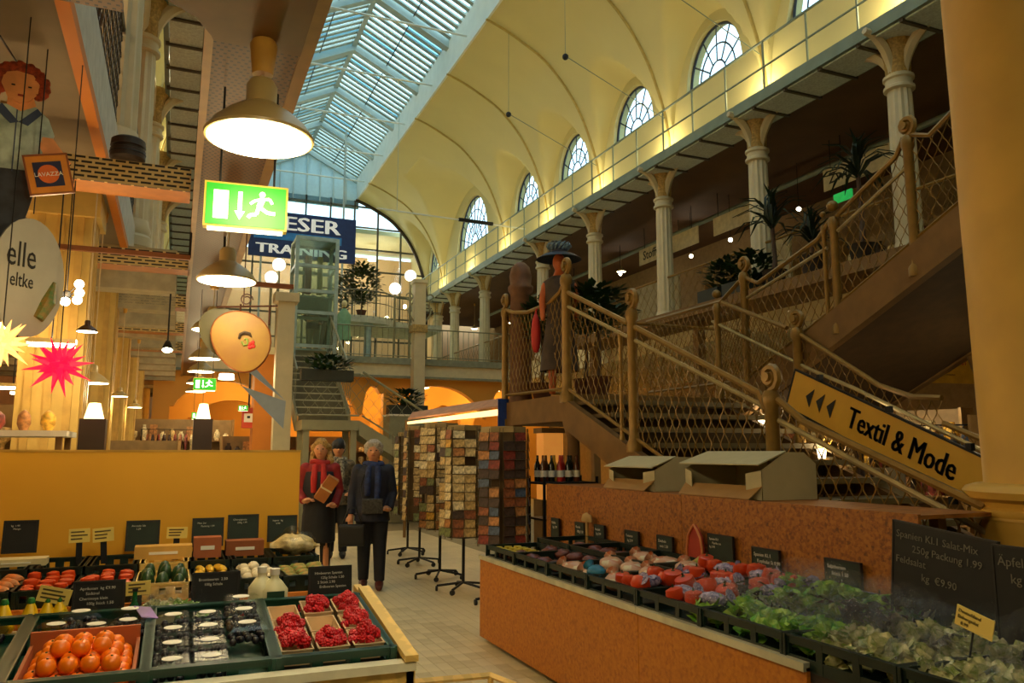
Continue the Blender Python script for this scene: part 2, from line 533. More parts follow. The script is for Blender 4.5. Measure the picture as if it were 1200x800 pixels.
# end arched window: mullion grid
E_ = st(put('window_end', None)); g = B()
def zarch(x):
    d = abs(x-CX_)
    if d <= 2.1: return 12.25
    for (d0, z0), (d1, z1) in zip(PF, PF[1:]):
        if d0 <= d <= d1: return z0+(z1-z0)*(d-d0)/(d1-d0+1e-9)
    return 8
xs = [CX_+k*1.02 for k in range(-5, 6)]
for x in xs: g.b2((x-.035, 32.9, 4.1), (x+.035, 33, zarch(x)))
for z in [5.2, 6.2, 7.2, 8.2, 9.2, 10.15, 11.1, 12.0]:
    ww = max([d for d, zz in PF if zz >= z-.02] or [2.1]) if z > 8.2 else 5.3
    g.b2((CX_-ww, 32.9, z-.03), (CX_+ww, 33, z+.03))
g.ob('mullion_grid', mat('mullion', '#5a5a4a', .5, .2), E_)
g = B(); g.tube([(CX_+d-.05, 32.85, z-.05) for d, z in PF]+[(9.75, 32.85, 4.2)], .07, 6); g.tube([(CX_-d+.05, 32.85, z-.05) for d, z in PF], .07, 6)
g.ob('arch_frame', mat('arch_iron', '#3a3020', .5, .2), E_)
for i in range(len(xs)-1):
    x0, x1 = xs[i]+.04, xs[i+1]-.04
    b = B(); b.prism([(x0, 32.95, 4.2), (x1, 32.95, 4.2), (x1, 32.95, zarch(x1)), (x0, 32.95, zarch(x0))], (0, .01, 0))
    b.ob('pane', glassp, E_)

# ---- catwalks under the windows
def catwalk(x0, x1, xr, nm, label, y0=2, y1=32.8):
    T = thing(nm, label, 'catwalk', (0, 0, 0))
    xa, xb = min(x0, x1), max(x0, x1)
    f = B(); f.b2((xa-.03, y0, 7.54), (xa+.04, y1, 7.74)); f.b2((xb-.06, y0, 7.54), (xb, y1, 7.74))
    f.ob('edge_beam', steelg, T)
    f = B(); y = y0
    while y < y1: f.b2((xa, y-.025, 7.49), (xb, y+.025, 7.60)); y += .775
    f.ob('cross_bars', mat('dark_cross_bar', '#4e4434', .6), T); stuff(T.children[-1])
    me = B().b2((xa+.05, .03, 7.52), (xb-.05, .745, 7.55)).mesh('grating_panel', mat('grating', '#c2cdc6', .6, 0, var=.15, scale=30))
    y = y0
    while y < y1-.7: put('grating_panel', me, T, (0, y, 0)); y += .775
    r = B(); r.tube([(xr, y0, 8.62), (xr, y1, 8.62)], .024, 5); r.tube([(xr, y0, 8.15), (xr, y1, 8.15)], .018, 5)
    r.ob('handrail', steelg, T)
    me = B().tube([(xr, 0, 7.7), (xr, 0, 8.62)], .02, 5).mesh('post', steelg)
    y = y0
    while y < y1: put('post', me, T, (0, y, 0)); y += 1.03
    return T
catwalk(9.0, 9.8, 9.02, 'catwalk', 'grey steel catwalk with handrail running below the arched windows on the right')
catwalk(-.45, .1, .08, 'catwalk', 'narrow steel catwalk seen from below high on the left behind the columns', 2)
# uplights on the right catwalk at the vault ribs
UL = None
for i, Y in enumerate([y for y in RIBS if 5 < y < 33]+[27.2]):
    t = thing('uplight', '', 'lamp', (9.55, Y, 7.7), group='uplights on the catwalk')
    t['label'] = 'small bright uplight on the right catwalk, %s from the near end' % ORD[min(i, 8)] if Y != 27.2 else 'small bright uplight on the right catwalk below the biggest arched window'
    B().box((0, 0, .06), (.16, .3, .12)).ob('housing', paperw, t)
    B().tube([(0, 0, .1), (0, 0, .3)], .015, 5).ob('stem', steelg, t)
    B().lathe([(.001, .38), (.09, .36), (.11, .30), (.06, .26), (.001, .26)], 10).ob('lamp_head', glow, t, smooth=40)
    lamp('uplight_light', (-.1, 0, .55), 36, (1, .80, .40), .1, parent=t)
for i, Y in enumerate([7.95, 14.2, 20.5, 27]):
    t = thing('uplight', 'bright uplight on the left catwalk, %s from the near end' % ORD[i], 'lamp', (-.35, Y, 7.7), group='uplights on the catwalk')
    B().lathe([(.001, .38), (.09, .36), (.11, .30), (.06, .26), (.001, 0)], 10).ob('lamp_head', glow, t, smooth=40)
    lamp('uplight_light', (.1, 0, .55), 70, (1, .80, .40), .1, parent=t)

# ---- gallery columns
def gallery_column(x, y, dirx, label, z0=GZ, group='columns of the upper galleries', parent=None):
    T = thing('gallery_column', label, 'column', (x, y, z0), group=group)
    H_ = 7.6-z0; zc = 7.0-z0
    b = B(); n = 24; vs = []
    prof_ = [(0, .19), (zc-.02, .17)]
    for z, r in [(.35, .19), (zc, .165)]:
        for j in range(n): a = 2*PI*j/n; rr = r*(1 if j % 2 else .90); vs.append((rr*math.cos(a), rr*math.sin(a), z))
    b.add(vs, [(j, (j+1) % n, n+(j+1) % n, n+j) for j in range(n)])
    b.ob('shaft', colm, T)
    B().lathe([(.26, 0), (.26, .12), (.22, .16), (.24, .22), (.21, .3), (.2, .36)], 20).ob('base', colm, T, smooth=40)
    B().lathe([(.18, zc-.22), (.215, zc-.2), (.215, zc-.16), (.185, zc-.14), (.185, zc-.06), (.215, zc-.04), (.215, zc), (.17, zc+.03)], 20).ob('collar', colm, T, smooth=40)
    B().lathe([(.17, zc), (.18, zc+.25), (.22, zc+.45), (.3, zc+.6), (.001, zc+.6)], 16).ob('capital', mat('ornate_cream', '#b59553', .6, var=.3, scale=26, bump=.6), T, smooth=40)
    for k, (dx, dy) in enumerate(((0, 1), (0, -1), (dirx, 0))):
        P = []
        for i in range(9):
            t = i/8; o = .12+.62*t**1.8 if k < 2 else .12+.5*t**1.8
            P.append((dx*o, dy*o, zc+.02+.58*math.sin(t*PI/2)))
        B().tube(P, [.05+.03*math.sin(PI*i/8) for i in range(9)], 6).ob('bracket', colm, T, smooth=50)
    return T
colY = [7.95, 11.05, 14.1, 17.2, 20.3, 25.0, 28.2, 30.3]
g0 = gallery_column(9.5, colY[0], -1, 'fluted cream gallery column beside the big round pillar, nearest on the right')
for i, y in enumerate(colY[1:]):
    c = copy_tree(g0); c.location = (9.5, y, GZ)
    c['label'] = 'fluted cream column on the right gallery, %s from the near end' % ORD[i+1]
for i, y in enumerate([7.95, 11.05, 14.1, 17.2, 20.3]):
    c = copy_tree(g0); c.location = (-.68, y, GZ); c.rotation_euler = (0, 0, PI)
    c['label'] = 'fluted cream column on the left gallery above the lamps, %s from the near end' % ORD[i]
# ---- square piers at ground level on the left
for i, y in enumerate([4.9, 7.95, 11.05, 14.1, 17.2, 20.3, 25]):
    if i == 0: continue
    T = thing('pier', 'pale yellow ground floor pier on the left, %s from the front' % ORD[i-1], 'column', (-1.02, y, 0), group='piers of the left arcade')
    b = B(); b.b2((-.24, -.24, 0), (.24, .24, 3.8)); b.ob('shaft', mat('pier_yellow', '#c9a858', .6, var=.06), T)
    b = B(); b.b2((-.28, -.28, 0), (.28, .28, .25)); b.ob('base', mat('pier_yellow', '#d9b25a'), T)
    b = B()
    for dx in (-.15, 0, .15): b.b2((dx-.03, -.262, .3), (dx+.03, -.24, 3.7))
    for dy in (-.15, 0, .15): b.b2((.24, dy-.03, .3), (.262, dy+.03, 3.7))
    b.ob('fluting', mat('pier_flute', '#bf9a4c', .6), T)
    B().b2((-.3, -.3, 3.6), (.3, .3, 3.83)).ob('capital', mat('pier_yellow', '#d9b25a'), T)
# ---- far cross gallery over a warm lit arcade
b = B(); b.b2((-.6, 21.7, 3.62), (9.3, 24, GZ-.02)); st(b.ob('floor_far_gallery', mat('far_slab', '#e0d2aa', .7, var=.05)))
b = B(); b.b2((-.6, 21.62, 4.0), (9.3, 21.7, GZ+.03)); b.b2((-.6, 21.64, 3.62), (9.3, 21.7, 3.68)); st(b.ob('trim_3', mat('grey_green_trim', '#8d917c', .6)))
def arch_wall(nm, y, th, x0, x1, cs, z1, m, par=None):
    b = B()
    m_ = 100
    for i in range(m_):
        xa, xb = x0+(x1-x0)*i/m_, x0+(x1-x0)*(i+1)/m_
        def za(x):
            for c, hw, sp, rise in cs:
                u = (x-c)/hw
                if abs(u) < 1: return sp+rise*math.sqrt(1-u*u)
            return 0
        a, c_ = za(xa), za(xb)
        if a == 0 and c_ == 0: a = c_ = 0
        elif a == 0 or c_ == 0: a = c_ = max(a, c_)
        b.add([(xa, y, a), (xb, y, c_), (xb, y, z1), (xa, y, z1), (xa, y+th, a), (xb, y+th, c_), (xb, y+th, z1), (xa, y+th, z1)],
              [(0, 1, 2, 3), (4, 7, 6, 5), (0, 4, 5, 1), (0, 3, 7, 4), (1, 5, 6, 2)])
    return st(b.ob(nm, m))
warm = mat('arcade_plaster', '#e0a040', .7, var=.05, scale=1)
arch_wall('wall_arcade', 21.9, .3, -.6, 9.4, [(1.1, 1.3, 2.3, 1.1), (3.9, 1.2, 2.3, 1.1), (6.5, 1.15, 2.3, 1.1), (8.3, .5, 2.4, 1.0)][0:1]+[(3.6, 1.05, 2.2, 1.2), (5.0, .3, 2.6, .8), (6.9, 1.45, 2.2, 1.25), (8.9, .42, 2.4, 1.0)], 3.62, warm)
arch_wall('wall_arcade_inner', 25.2, .3, -.6, 12, [(1.5, 1.2, 2.2, .9), (4.6, 1.1, 2.2, .9), (6.6, .6, 2.2, .9), (8.1, .6, 2.2, .9), (10, .9, 2.2, .9)], 3.8, warm)
st(B().b2((-.6, 30, 0), (12, 30.2, 4)).ob('wall_arcade_back', warm))
st(B().b2((-8, 24, 3.8), (14.2, 33, 4.1)).ob('floor_upper_far', cream))
for (x, y) in ((1.5, 23.6), (4.5, 23.6), (7, 23.6), (9.5, 24), (3, 27.5), (7, 27.5), (11, 27)):
    t = thing('arcade_lamp', 'round warm ceiling lamp inside the far arcade, near x', 'lamp', (x, y, 3.52 if y < 24.1 else 3.70))
    t['label'] = 'warm ceiling lamp inside the glowing far arcade'; t['group'] = 'lamps in the far arcade'
    B().lathe([(.001, .1), (.12, .1), (.14, 0), (.001, -.03)], 10).ob('diffuser', glows, t)
    lamp('arcade_light', (0, 0, -.2), 95, (1, .62, .2), .15, parent=t)
# warm light in the room behind the end window
for x in (1.5, 4.5, 7.8):
    t = thing('cafe_lamp', 'warm ceiling lamp in the room behind the end window', 'lamp', (x, 35, 10.2), group='lamps behind the end window')
    B().lathe([(.001, .2), (.2, .15), (.2, 0), (.001, -.03)], 10).ob('diffuser', glows, t)
    lamp('cafe_light', (0, 0, -.3), 150, (1, .85, .65), .3, parent=t)
# ---- left ground-floor ceiling beams (stacked pale bands)
for i in range(12):
    y = 9.6+i*1.35
    st(B().b2((-7.9, y, 3.35), (-.1-.0*i, y+.32, 3.83)).ob('trim_%d' % (4+i), mat('pale_beam', '#a89a78', .7)))
st(B().b2((-8, 22, 0), (-.9, 22.2, 3.83)).ob('wall_shop_back', mat('shop_peach', '#d8a070', .8, var=.06)))
# ================================================================ STAIRCASE (right)
S = thing('staircase', 'big ornate iron staircase with wire lattice railings climbing to the right gallery', 'staircase', (0, 0, 0))
def zl(y): return 2.13-.405*(7.85-y)            # floor line of the lower flight
k = 0; y = 7.85
tre = mat('stair_tread', '#5f4c26', .6, var=.12, scale=6)
nose = mat('stair_nosing', '#766640', .5, var=.05)
tm = B().b2((4.06, -.40, -.04), (6.06, 0.02, 0)).mesh('tread', tre)
rm = B().b2((4.06, -.02, -.16), (6.06, 0, -.04)).mesh('riser', mat('stair_riser', '#5a4722', .7))
nm_ = B().b2((4.06, -.425, -.045), (6.06, -.40, .004)).mesh('nosing', nose)
while y > 2.9:
    t = put('tread', tm, S, (0, y, zl(y-.2)+.06)); put('nosing', nm_, t); put('riser', rm, t, (0, 0, 0))
    y -= .39
for x in (4.0, 6.1):
    B().prism([(x-.04, 7.95, 2.15), (x-.04, 7.95, 1.82), (x-.04, 2.9, zl(2.9)-.30), (x-.04, 2.9, zl(2.9)+.03)], (.08, 0, 0)).ob('stringer', stonem, S)
# landing with fascia
B().b2((4.0, 7.9, 1.9), (8.2, 9.8, 2.2)).ob('landing', stonem, S)
# upper flight
def zu(y): return 2.2+.46*(7.7-y)
y = 7.7
um = B().b2((6.25, -.37, -.05), (8.15, 0, 0)).mesh('tread', tre)
while y > 3.4:
    put('tread', um, S, (0, y, zu(y-.3)-.0)); y -= .37
for x in (6.2, 8.2):
    B().prism([(x-.05, 7.8, 2.25), (x-.05, 7.8, 1.9), (x-.05, 3.3, zu(3.3)-.32), (x-.05, 3.3, zu(3.3)+.06)], (.1, 0, 0)).ob('stringer', stonem, S)
B().b2((6.2, 1.0, 3.75), (9.3, 3.4, 4.15)).ob('upper_landing', stonem, S)
B().prism([(6.3, 7.7, 1.95), (6.3, 3.3, zu(3.3)-.25), (6.3, 3.3, zu(3.3)-.20), (6.3, 7.7, 2.0)], (1.85, 0, 0)).ob('soffit', mat('stair_soffit', '#4a351a', .8), S)
def interp(P, y):
    P = sorted(P)
    if y <= P[0][0]: return P[0][1]
    for (a, za), (b, zb) in zip(P, P[1:]):
        if a <= y <= b: return za+(zb-za)*(y-a)/(b-a+1e-9)
    return P[-1][1]
def panel(fix, top, bot, axis='x', sp=.055, lam=.19, second=None, par=None, m=railm):
    """railing panel in the plane axis=fix: top rail, bottom rail, wavy wire lattice"""
    a0, a1 = min(p[0] for p in top), max(p[0] for p in top)
    P3 = (lambda u, z: (fix, u, z)) if axis == 'x' else (lambda u, z: (u, fix, z))
    f = B(); f.tube([P3(u, z) for u, z in top], .026, 6); f.tube([P3(u, z) for u, z in bot], .019, 5)
    fr = f.ob('railing', m, par or S, smooth=50)
    if second:
        B().tube([tuple(P3(u, z)) for u, z in second], .02, 6).ob('handrail', mat('worn_rail', '#a8976a', .35, .4), fr)
    L = B(); n = int((a1-a0)/sp)
    for i in range(n+1):
        u0 = a0+sp*.5+i*sp
        if u0 > a1: break
        zb, zt = interp(bot, u0)+.03, interp(top, u0)-.03
        k = max(2, int((zt-zb)/lam*6)); pts = []
        for j in range(k+1):
            z = zb+(zt-zb)*j/k
            pts.append(P3(u0+sp*.46*math.cos(2*PI*(z)/lam+PI*i), z))
        L.tube(pts, .005, 3, cap=False)
    stuff(L.ob('lattice', m, fr))
    return fr
def newel(x, y, zb, zt, r=.05, scroll=True, name='newel'):
    r *= .8
    b = B(); b.lathe([(r*1.5, 0), (r*1.5, .08), (r*1.1, .12), (r, .2), (r, zt-zb-.25), (r*1.3, zt-zb-.22), (r*1.3, zt-zb-.16), (r*.9, zt-zb-.12)], 10, (x, y, zb))
    if scroll:
        c = Vector((x, y, zt-.02)); P = []
        for i in range(15):
            a = -PI/2+i*2*PI/10; q = .10-.0055*i
            P.append(c+Vector((0, -q*math.cos(a), q*math.sin(a))))
        P.insert(0, Vector((x, y, zt-.2)))
        b.tube(P, .03, 6); b.tube([c+Vector((-.05, 0, 0)), c+Vector((.05, 0, 0))], .035, 8)
    else: b.ball((x, y, zt), r*1.4, 10, 6)
    return b.ob(name, railm, S, smooth=45)
panel(4.0, [(9.72, 3.45), (9.5, 3.38), (9.0, 3.30), (8.4, 3.30), (8.1, 3.38), (7.95, 3.5)], [(9.72, 2.3), (7.95, 2.26)])
panel(4.0, [(7.88, 3.34), (6.6, 2.80)], [(7.88, zl(7.88)+.1), (6.6, zl(6.6)+.1)], second=[(7.88, 3.18), (6.6, 2.66)])
panel(4.0, [(6.47, 2.74), (4.95, 2.08), (4.75, 1.99), (4.68, 1.86)], [(6.47, zl(6.47)+.1), (4.68, zl(4.68)+.1)], second=[(6.47, 2.61), (4.68, 1.88)])
panel(4.0, [(4.55, 1.93), (4.3, 1.76), (3.0, 1.26)], [(4.55, zl(4.55)+.1), (3.0, zl(3.0)+.08)], second=[(4.55, 1.78), (3.0, 1.13)])
newel(4.0, 7.93, 2.1, 3.68, .07); newel(4.0, 6.53, 1.55, 3.05, .06); newel(4.0, 4.62, .85, 2.12, .065); newel(4.0, 9.76, 1.9, 3.6, .055)
newel(4.0, 6.75, 1.6, 2.85, .025, False, 'baluster')
panel(6.1, [(7.85, 3.38), (6.75, 2.90)], [(7.85, zl(7.85)+.1), (6.75, zl(6.75)+.1)], second=[(8.05, 3.17), (6.4, 2.40)])
panel(6.1, [(6.55, 2.80), (5.56, 2.18), (5.2, 2.05), (4.9, 2.02)], [(6.55, zl(6.55)+.1), (4.9, zl(4.9)+.1)], second=[(6.4, 2.40), (5.87, 2.18), (4.0, 1.30)])
panel(6.1, [(4.9, 1.80), (3.2, 1.1)], [(4.9, zl(4.9)+.1), (3.2, zl(3.2)+.08)])
newel(6.1, 6.6, 1.65, 3.0, .065); newel(6.1, 7.95, 2.2, 3.5, .05, False)
# upper flight railings
panel(6.2, [(9.7, 3.42), (8.0, 3.42), (7.6, 3.62)], [(9.7, 2.4), (7.6, 2.4)])
panel(6.2, [(7.5, 3.62), (7.3, 3.52), (6.33, 3.80), (6.15, 3.95)], [(7.5, 2.45), (6.15, zu(6.15)+.12)], second=[(7.5, 3.38), (6.2, 3.68)])
panel(6.2, [(6.05, 3.98), (5.28, 4.35), (5.18, 4.5)], [(6.05, zu(6.05)+.12), (5.18, zu(5.18)+.12)], second=[(6.05, 3.82), (5.18, 4.2)])
panel(6.2, [(5.1, 4.5), (4.9, 4.42), (3.4, 5.2)], [(5.1, zu(5.1)+.12), (3.4, zu(3.4)+.12)])
newel(6.2, 7.55, 2.2, 3.82, .06); newel(6.2, 6.1, 2.75, 4.1, .055, False); newel(6.2, 6.24, 2.75, 4.05, .03, False, 'baluster'); newel(6.2, 5.14, 3.15, 4.62, .06)
panel(8.2, [(7.6, 3.45), (3.4, 5.25)], [(7.6, 2.4), (3.4, zu(3.4)+.12)], sp=.12)
panel(9.76, [(4.05, 3.4), (8.15, 3.4)], [(4.05, 2.35), (8.15, 2.35)], axis='y', sp=.12)
for (x, y, z) in ((4.1, 7.98, 1.9), (4.1, 9.7, 1.9), (8.1, 9.7, 1.9), (8.1, 6, 2.6), (6.2, 9.7, 1.9)):
    B().lathe([(.12, 0), (.12, .2), (.08, .3), (.07, z-.2), (.12, z-.02), (.12, z)], 12, (x, y, 0)).ob('support', stonem, S, smooth=40)
# gallery railing on the right side
GR = thing('gallery_railing', 'long wire lattice railing along the edge of the right gallery floor', 'railing', (0, 0, 0))
for a, b_ in zip([2.0]+colY, colY+[33]):
    if b_ < 4: continue
    panel(9.42, [(a+.22, 5.22), (b_-.22, 5.22)], [(a+.22, 4.27), (b_-.22, 4.27)], sp=.13, lam=.32, par=GR)
GL = thing('gallery_railing', 'dark wire mesh railing above the white band on the left gallery', 'railing', (0, 0, 0))
panel(-.66, [(3, 5.45), (14, 5.45)], [(3, 4.40), (14, 4.40)], sp=.07, lam=.16, par=GL, m=mat('dark_mesh', '#4c4a40', .5, .3))
# yellow direction board on the stair rail
T = thing('direction_board', 'long tilted yellow board reading Textil & Mode with three black arrows', 'sign', at(928, 455, x=5.98))
ang = math.atan(.44)
T.rotation_euler = (0, 0, -PI/2)
Ls = 2.35
mrot = Matrix.Rotation(ang, 3, 'Y')
bd = B(); bd.box((0, 0, 0), (Ls, .02, .40)); o = bd.ob('board', yb := mat('sign_yellow', '#d9a62e', .5, var=.03), T); o.location = (Ls/2*math.cos(ang), 0, -Ls/2*math.sin(ang)); o.rotation_euler = (0, ang, 0)
bd = B(); bd.box((0, 0, .205), (Ls, .03, .02)); bd.box((0, 0, -.205), (Ls, .03, .02)); bd.box((-Ls/2-.008, 0, 0), (.02, .03, .43))
q = bd.ob('frame', darkm, T); q.location = o.location; q.rotation_euler = (0, ang, 0)
def onb(u, v): return (u*math.cos(ang)+v*math.sin(ang), -.014, -u*math.sin(ang)+v*math.cos(ang))
for i in range(3):
    u = .28+i*.15
    B().prism([(u-.055, 0, 0), (u+.05, 0, .105), (u+.035, 0, -.085)], (0, -.004, 0))
    a = B(); a.prism([Vector(onb(u-.045, 0)), Vector(onb(u+.045, .105)), Vector(onb(u+.035, -.095))], (0, -.004, 0)); a.ob('arrow', blackm, T)
for dx_ in (0, .007, .014):
    tx = text('Textil & Mode', .29, blackm, T, onb(.82+dx_, -.09), (PI/2, 0, 0), ext=.002, xs=.72)
    tx.rotation_euler = (Euler((PI/2, 0, 0)).to_matrix() if 0 else (Matrix.Rotation(ang, 3, 'Y') @ Matrix.Rotation(PI/2, 3, 'X'))).to_euler()
for u in (.35, 1.25, 2.1):
    for v in (.24, -.24):
        B().box(onb(u, v), (.05, .05, .06)).ob('clamp', darkm, T)

# ================================================================ BIG ROUND PILLAR
T = thing('round_pillar', 'massive round ochre pillar with a moulded ring at the right edge', 'column', (4.40, 2.80, 0))
B().lathe([(.47, 1.2), (.40, 1.35), (.42, 4.2), (.43, 7)], 48).ob('shaft', ochre, T, smooth=40)
B().lathe([(.40, 1.2), (.455, 1.2), (.47, 1.225), (.47, 1.25), (.45, 1.265), (.46, 1.29), (.50, 1.31), (.51, 1.345), (.49, 1.37), (.44, 1.385), (.40, 1.39)], 48).ob('ring', ochre, T, smooth=40)
B().lathe([(.52, 0), (.52, .15), (.47, .2), (.46, 1.22), (.3, 1.22)], 48).ob('plinth', ochre, T, smooth=40)

# ================================================================ RIGHT STALL
T = thing('market_counter', 'long market counter of orange chipboard with a sloping produce bed', 'counter', (0, 0, 0))
XF = 2.42
for (y0, y1) in ((2.66, 3.95), (3.955, 6.45)):
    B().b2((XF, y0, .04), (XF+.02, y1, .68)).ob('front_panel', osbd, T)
    B().b2((XF-.015, y0, .665), (XF+.05, y1, .70)).ob('rim', mat('rim_aluminium', '#c9c4a8', .4, .5), T)
for yy in (1.85, 2.6): B().b2((2.5, yy-.03, 0), (2.56, yy+.03, .62)).ob('leg', mat('raw_wood', '#8a6430', .7), T)
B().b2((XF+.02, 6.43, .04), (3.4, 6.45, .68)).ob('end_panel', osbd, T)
B().b2((XF+.02, 1.75, .62), (3.42, 6.43, .66)).ob('bed', mat('dark_bed', '#2a1c0e', .8), T)
for (y0, y1) in ((2.93, 4.95), (4.955, 7.25)):
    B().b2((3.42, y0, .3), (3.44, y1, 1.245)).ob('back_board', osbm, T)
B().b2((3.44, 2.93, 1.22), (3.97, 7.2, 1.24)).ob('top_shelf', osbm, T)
for y in (3.2, 5, 7): B().b2((3.85, y-.03, 0), (3.91, y+.03, 1.22)).ob('leg', mat('raw_wood', '#8a6430', .7), T)

def crate_parts(w, d, h, m, parent, slots=True):
    """open plastic crate: floor, posts, slotted side rails; x width, y depth"""
    b = B(); t = .012
    b.b2((-w/2, -d/2, 0), (w/2, d/2, .012))
    b.ob('crate_floor', m, parent)
    b = B()
    for s in (-1, 1):
        b.b2((-w/2, s*d/2-t/2, 0), (w/2, s*d/2+t/2, h*.38)); b.b2((-w/2, s*d/2-t/2, h*.72), (w/2, s*d/2+t/2, h))
        b.b2((s*w/2-t/2, -d/2, 0), (s*w/2+t/2, d/2, h*.38)); b.b2((s*w/2-t/2, -d/2, h*.72), (s*w/2+t/2, d/2, h))
        for i in range(4):
            x = -w/2+w*i/3; b.box((x, s*d/2, h/2), (.035, t*1.2, h)); yy = -d/2+d*i/3; b.box((s*w/2, yy, h/2), (t*1.2, .035, h))
        b.b2((-w/2, s*d/2-.012, h-.008), (w/2, s*d/2+.012, h)); b.b2((s*w/2-.012, -d/2, h-.008), (s*w/2+.012, d/2, h))
    b.ob('crate_side', m, parent)
crates_y = [6.05-.59*i for i in range(8)]
hold = ['holding small jars and dark packets', 'holding dark red packets', 'holding white wrapped loaves', 'holding white and blue bags', 'holding bags of red tomatoes', 'holding purple nets and tomatoes', 'holding green lettuce bags', 'holding clear salad bags']
proto = None
for i, y in enumerate(crates_y):
    for row, (x, z) in enumerate(((2.67, .66), (3.14, .70))):
        lab = 'dark green plastic crate %s, %s row of the orange counter' % (hold[i], ['front', 'back'][row])
        if proto is None:
            proto = thing('produce_crate', lab, 'crate', (x, y, z), group='crates on the orange counter')
            crate_parts(.45, .57, .13, dkcrate, proto); c = proto
        else:
            c = copy_tree(proto); c.location = (x, y, z); c['label'] = lab
# lower crate at the right end of the counter, in front
T = thing('produce_crate', 'dark green crate with yellow strips at the bottom right corner', 'crate', (2.33, 1.9, .52)); crate_parts(.4, .8, .13, dkcrate, T)
T.location = (2.17, 1.78, .615)
T2 = thing('side_table', 'low dark table under the crate at the bottom right corner', 'table', (2.17, 1.78, 0))
B().b2((-.22, -.42, .57), (.22, .42, .61)).ob('table_top', mat('dark_bed', '#2a1c0e'), T2)
for sx in (-1, 1):
    for sy in (-1, 1): B().b2((sx*.18-.02, sy*.38-.02, 0), (sx*.18+.02, sy*.38+.02, .57)).ob('leg', darkm, T2)
for i, (dx, dy, c) in enumerate(((-.05, .18, '#d8c040'), (.06, .05, '#a8b040'), (0, -.12, '#d8c040'), (.08, -.22, '#c8b848'))):
    b = B(); b.tube([(-.09, 0, .05), (-.03, .01, .062), (.05, 0, .06), (.1, -.01, .05)], [.01, .022, .022, .008], 8)
    o = b.ob('yellow_pepper', mat('pep%d' % (i % 2), c, .4), None, (2.17+dx, 1.78+dy, .65), smooth=50)
    tag(o, 'long yellow pepper in the corner crate, %s from the back' % ORD[i], 'vegetable', 'peppers in the corner crate')

# ---- produce meshes
def bagmesh(nm, m, r=.09, sc=(1, 1.2, .6), jit=.10, tuft=True, n=14, k=9):
    b = B(); b.ball((0, 0, r*sc[2]), r, n, k, jit, sc)
    if tuft:
        b.lathe([(.012, 0), (.02, .03), (.045, .055)], 8, (0, r*sc[1]*.8, r*sc[2]*1.2), Matrix.Rotation(R(-60), 3, 'X'))
    return b.mesh(nm, m, 60)
clearbag = None
green1 = mat('lettuce_green', '#4f9a22', .4, var=.5, scale=22, col2='#a8c850')
green2 = mat('lettuce_light', '#7d8f3a', .35, var=.5, scale=34, col2='#ddd6a4')
redm = mat('tomato_red', '#c23a0c', .35, var=.15, scale=3)
net = mat('purple_net', '#2a2c5c', .5, kind='voronoi', scale=70, col2='#b0a0b8')
whiteb = mat('white_print_bag', '#c9bfa4', .35, kind='voronoi', scale=30, col2='#b0541c')
blueb = mat('blue_print_bag', '#1f6f8f', .35, var=.2)
darkb = mat('dark_packet', '#3a1a18', .4, kind='voronoi', scale=30, col2='#7a3a2a')
clearbag = glassy('bag_film', '#ffffff', .065, .16)
nt_ = clearbag.node_tree
gl__ = [n for n in nt_.nodes if n.type == 'BSDF_GLOSSY'][0]
ns_ = nt_.nodes.new('ShaderNodeTexNoise'); ns_.inputs['Scale'].default_value = 45; ns_.inputs['Detail'].default_value = 3
bp_0 = nt_.nodes.new('ShaderNodeBump'); bp_0.inputs['Strength'].default_value = 1.0; bp_0.inputs['Distance'].default_value = .03
nt_.links.new(ns_.outputs['Fac'], bp_0.inputs['Height']); nt_.links.new(bp_0.outputs[0], gl__.inputs['Normal'])
def leafy(nm, m, r):
    b = B()
    for i in range(60):
        a, t = random.uniform(0, 2*PI), random.uniform(0, PI/2)
        p = Vector((r*math.sin(t)*math.cos(a), r*1.2*math.sin(t)*math.sin(a), r*.75*math.cos(t)+.01))
        u = Vector((random.uniform(-1, 1), random.uniform(-1, 1), random.uniform(-.3, .6))).normalized()*r*.4
        v = u.cross(Vector((random.uniform(-1, 1), random.uniform(-1, 1), 1))).normalized()*r*.3
        w_ = u.cross(v).normalized()*r*.12
        b.add([p-u, p-v*.9+w_, p+u*.7-v*.5, p+u, p+u*.6+v*.6, p+v+w_, p-u*.5+v*.3, p+w_*1.5], [(0, 1, 7), (1, 2, 7), (2, 3, 7), (3, 4, 7), (4, 5, 7), (5, 6, 7), (6, 0, 7)])
    return b.mesh(nm, m)
def place(nm, me, label, cat, group, loc, rz=0, sc=1, extra=None, tilt=0):
    o = put(nm, me, None, loc, (tilt, random.uniform(-.1, .1), rz), (sc, sc, sc))
    tag(o, label, cat, group)
    if extra: put(extra[0], extra[1], o)
    return o
let1 = leafy('lettuce', green1, .10); let2 = leafy('lettuce', green2, .10); film = bagmesh('bag_film', clearbag, .118, (1, 1.2, .75), .08)
let1.name = 'leaves'; let2.name = 'leaves'
rows = ['front', 'middle', 'back']
cols = ['pillar side', 'middle', 'far side']
cnt = 0
for k_, (y0, y1, mm, lab, nm) in enumerate(((1.85, 2.62, let2, 'clear bag of pale mixed salad', 'salad_bag'), (2.68, 3.45, let1, 'green bag of leafy lettuce', 'lettuce_bag'))):
    for r_ in range(3):
        for c in range(5):
            x = 2.62+r_*.25; y = y0+(y1-y0)*c/4+random.uniform(-.02, .02); z = .705+r_*.03
            o = place(nm, mm, '%s in the %s row, %s from the pillar end' % (lab, rows[r_], ORD[c]), 'salad bag', lab+'s on the orange counter', (x, y, z), random.uniform(0, 6), random.uniform(1.1, 1.3), ('bag_film', film))
tom = B().lathe([(.001, .0), (.03, .004), (.042, .03), (.036, .06), (.012, .068), (.001, .062)], 12).mesh('tomato', redm, 60)
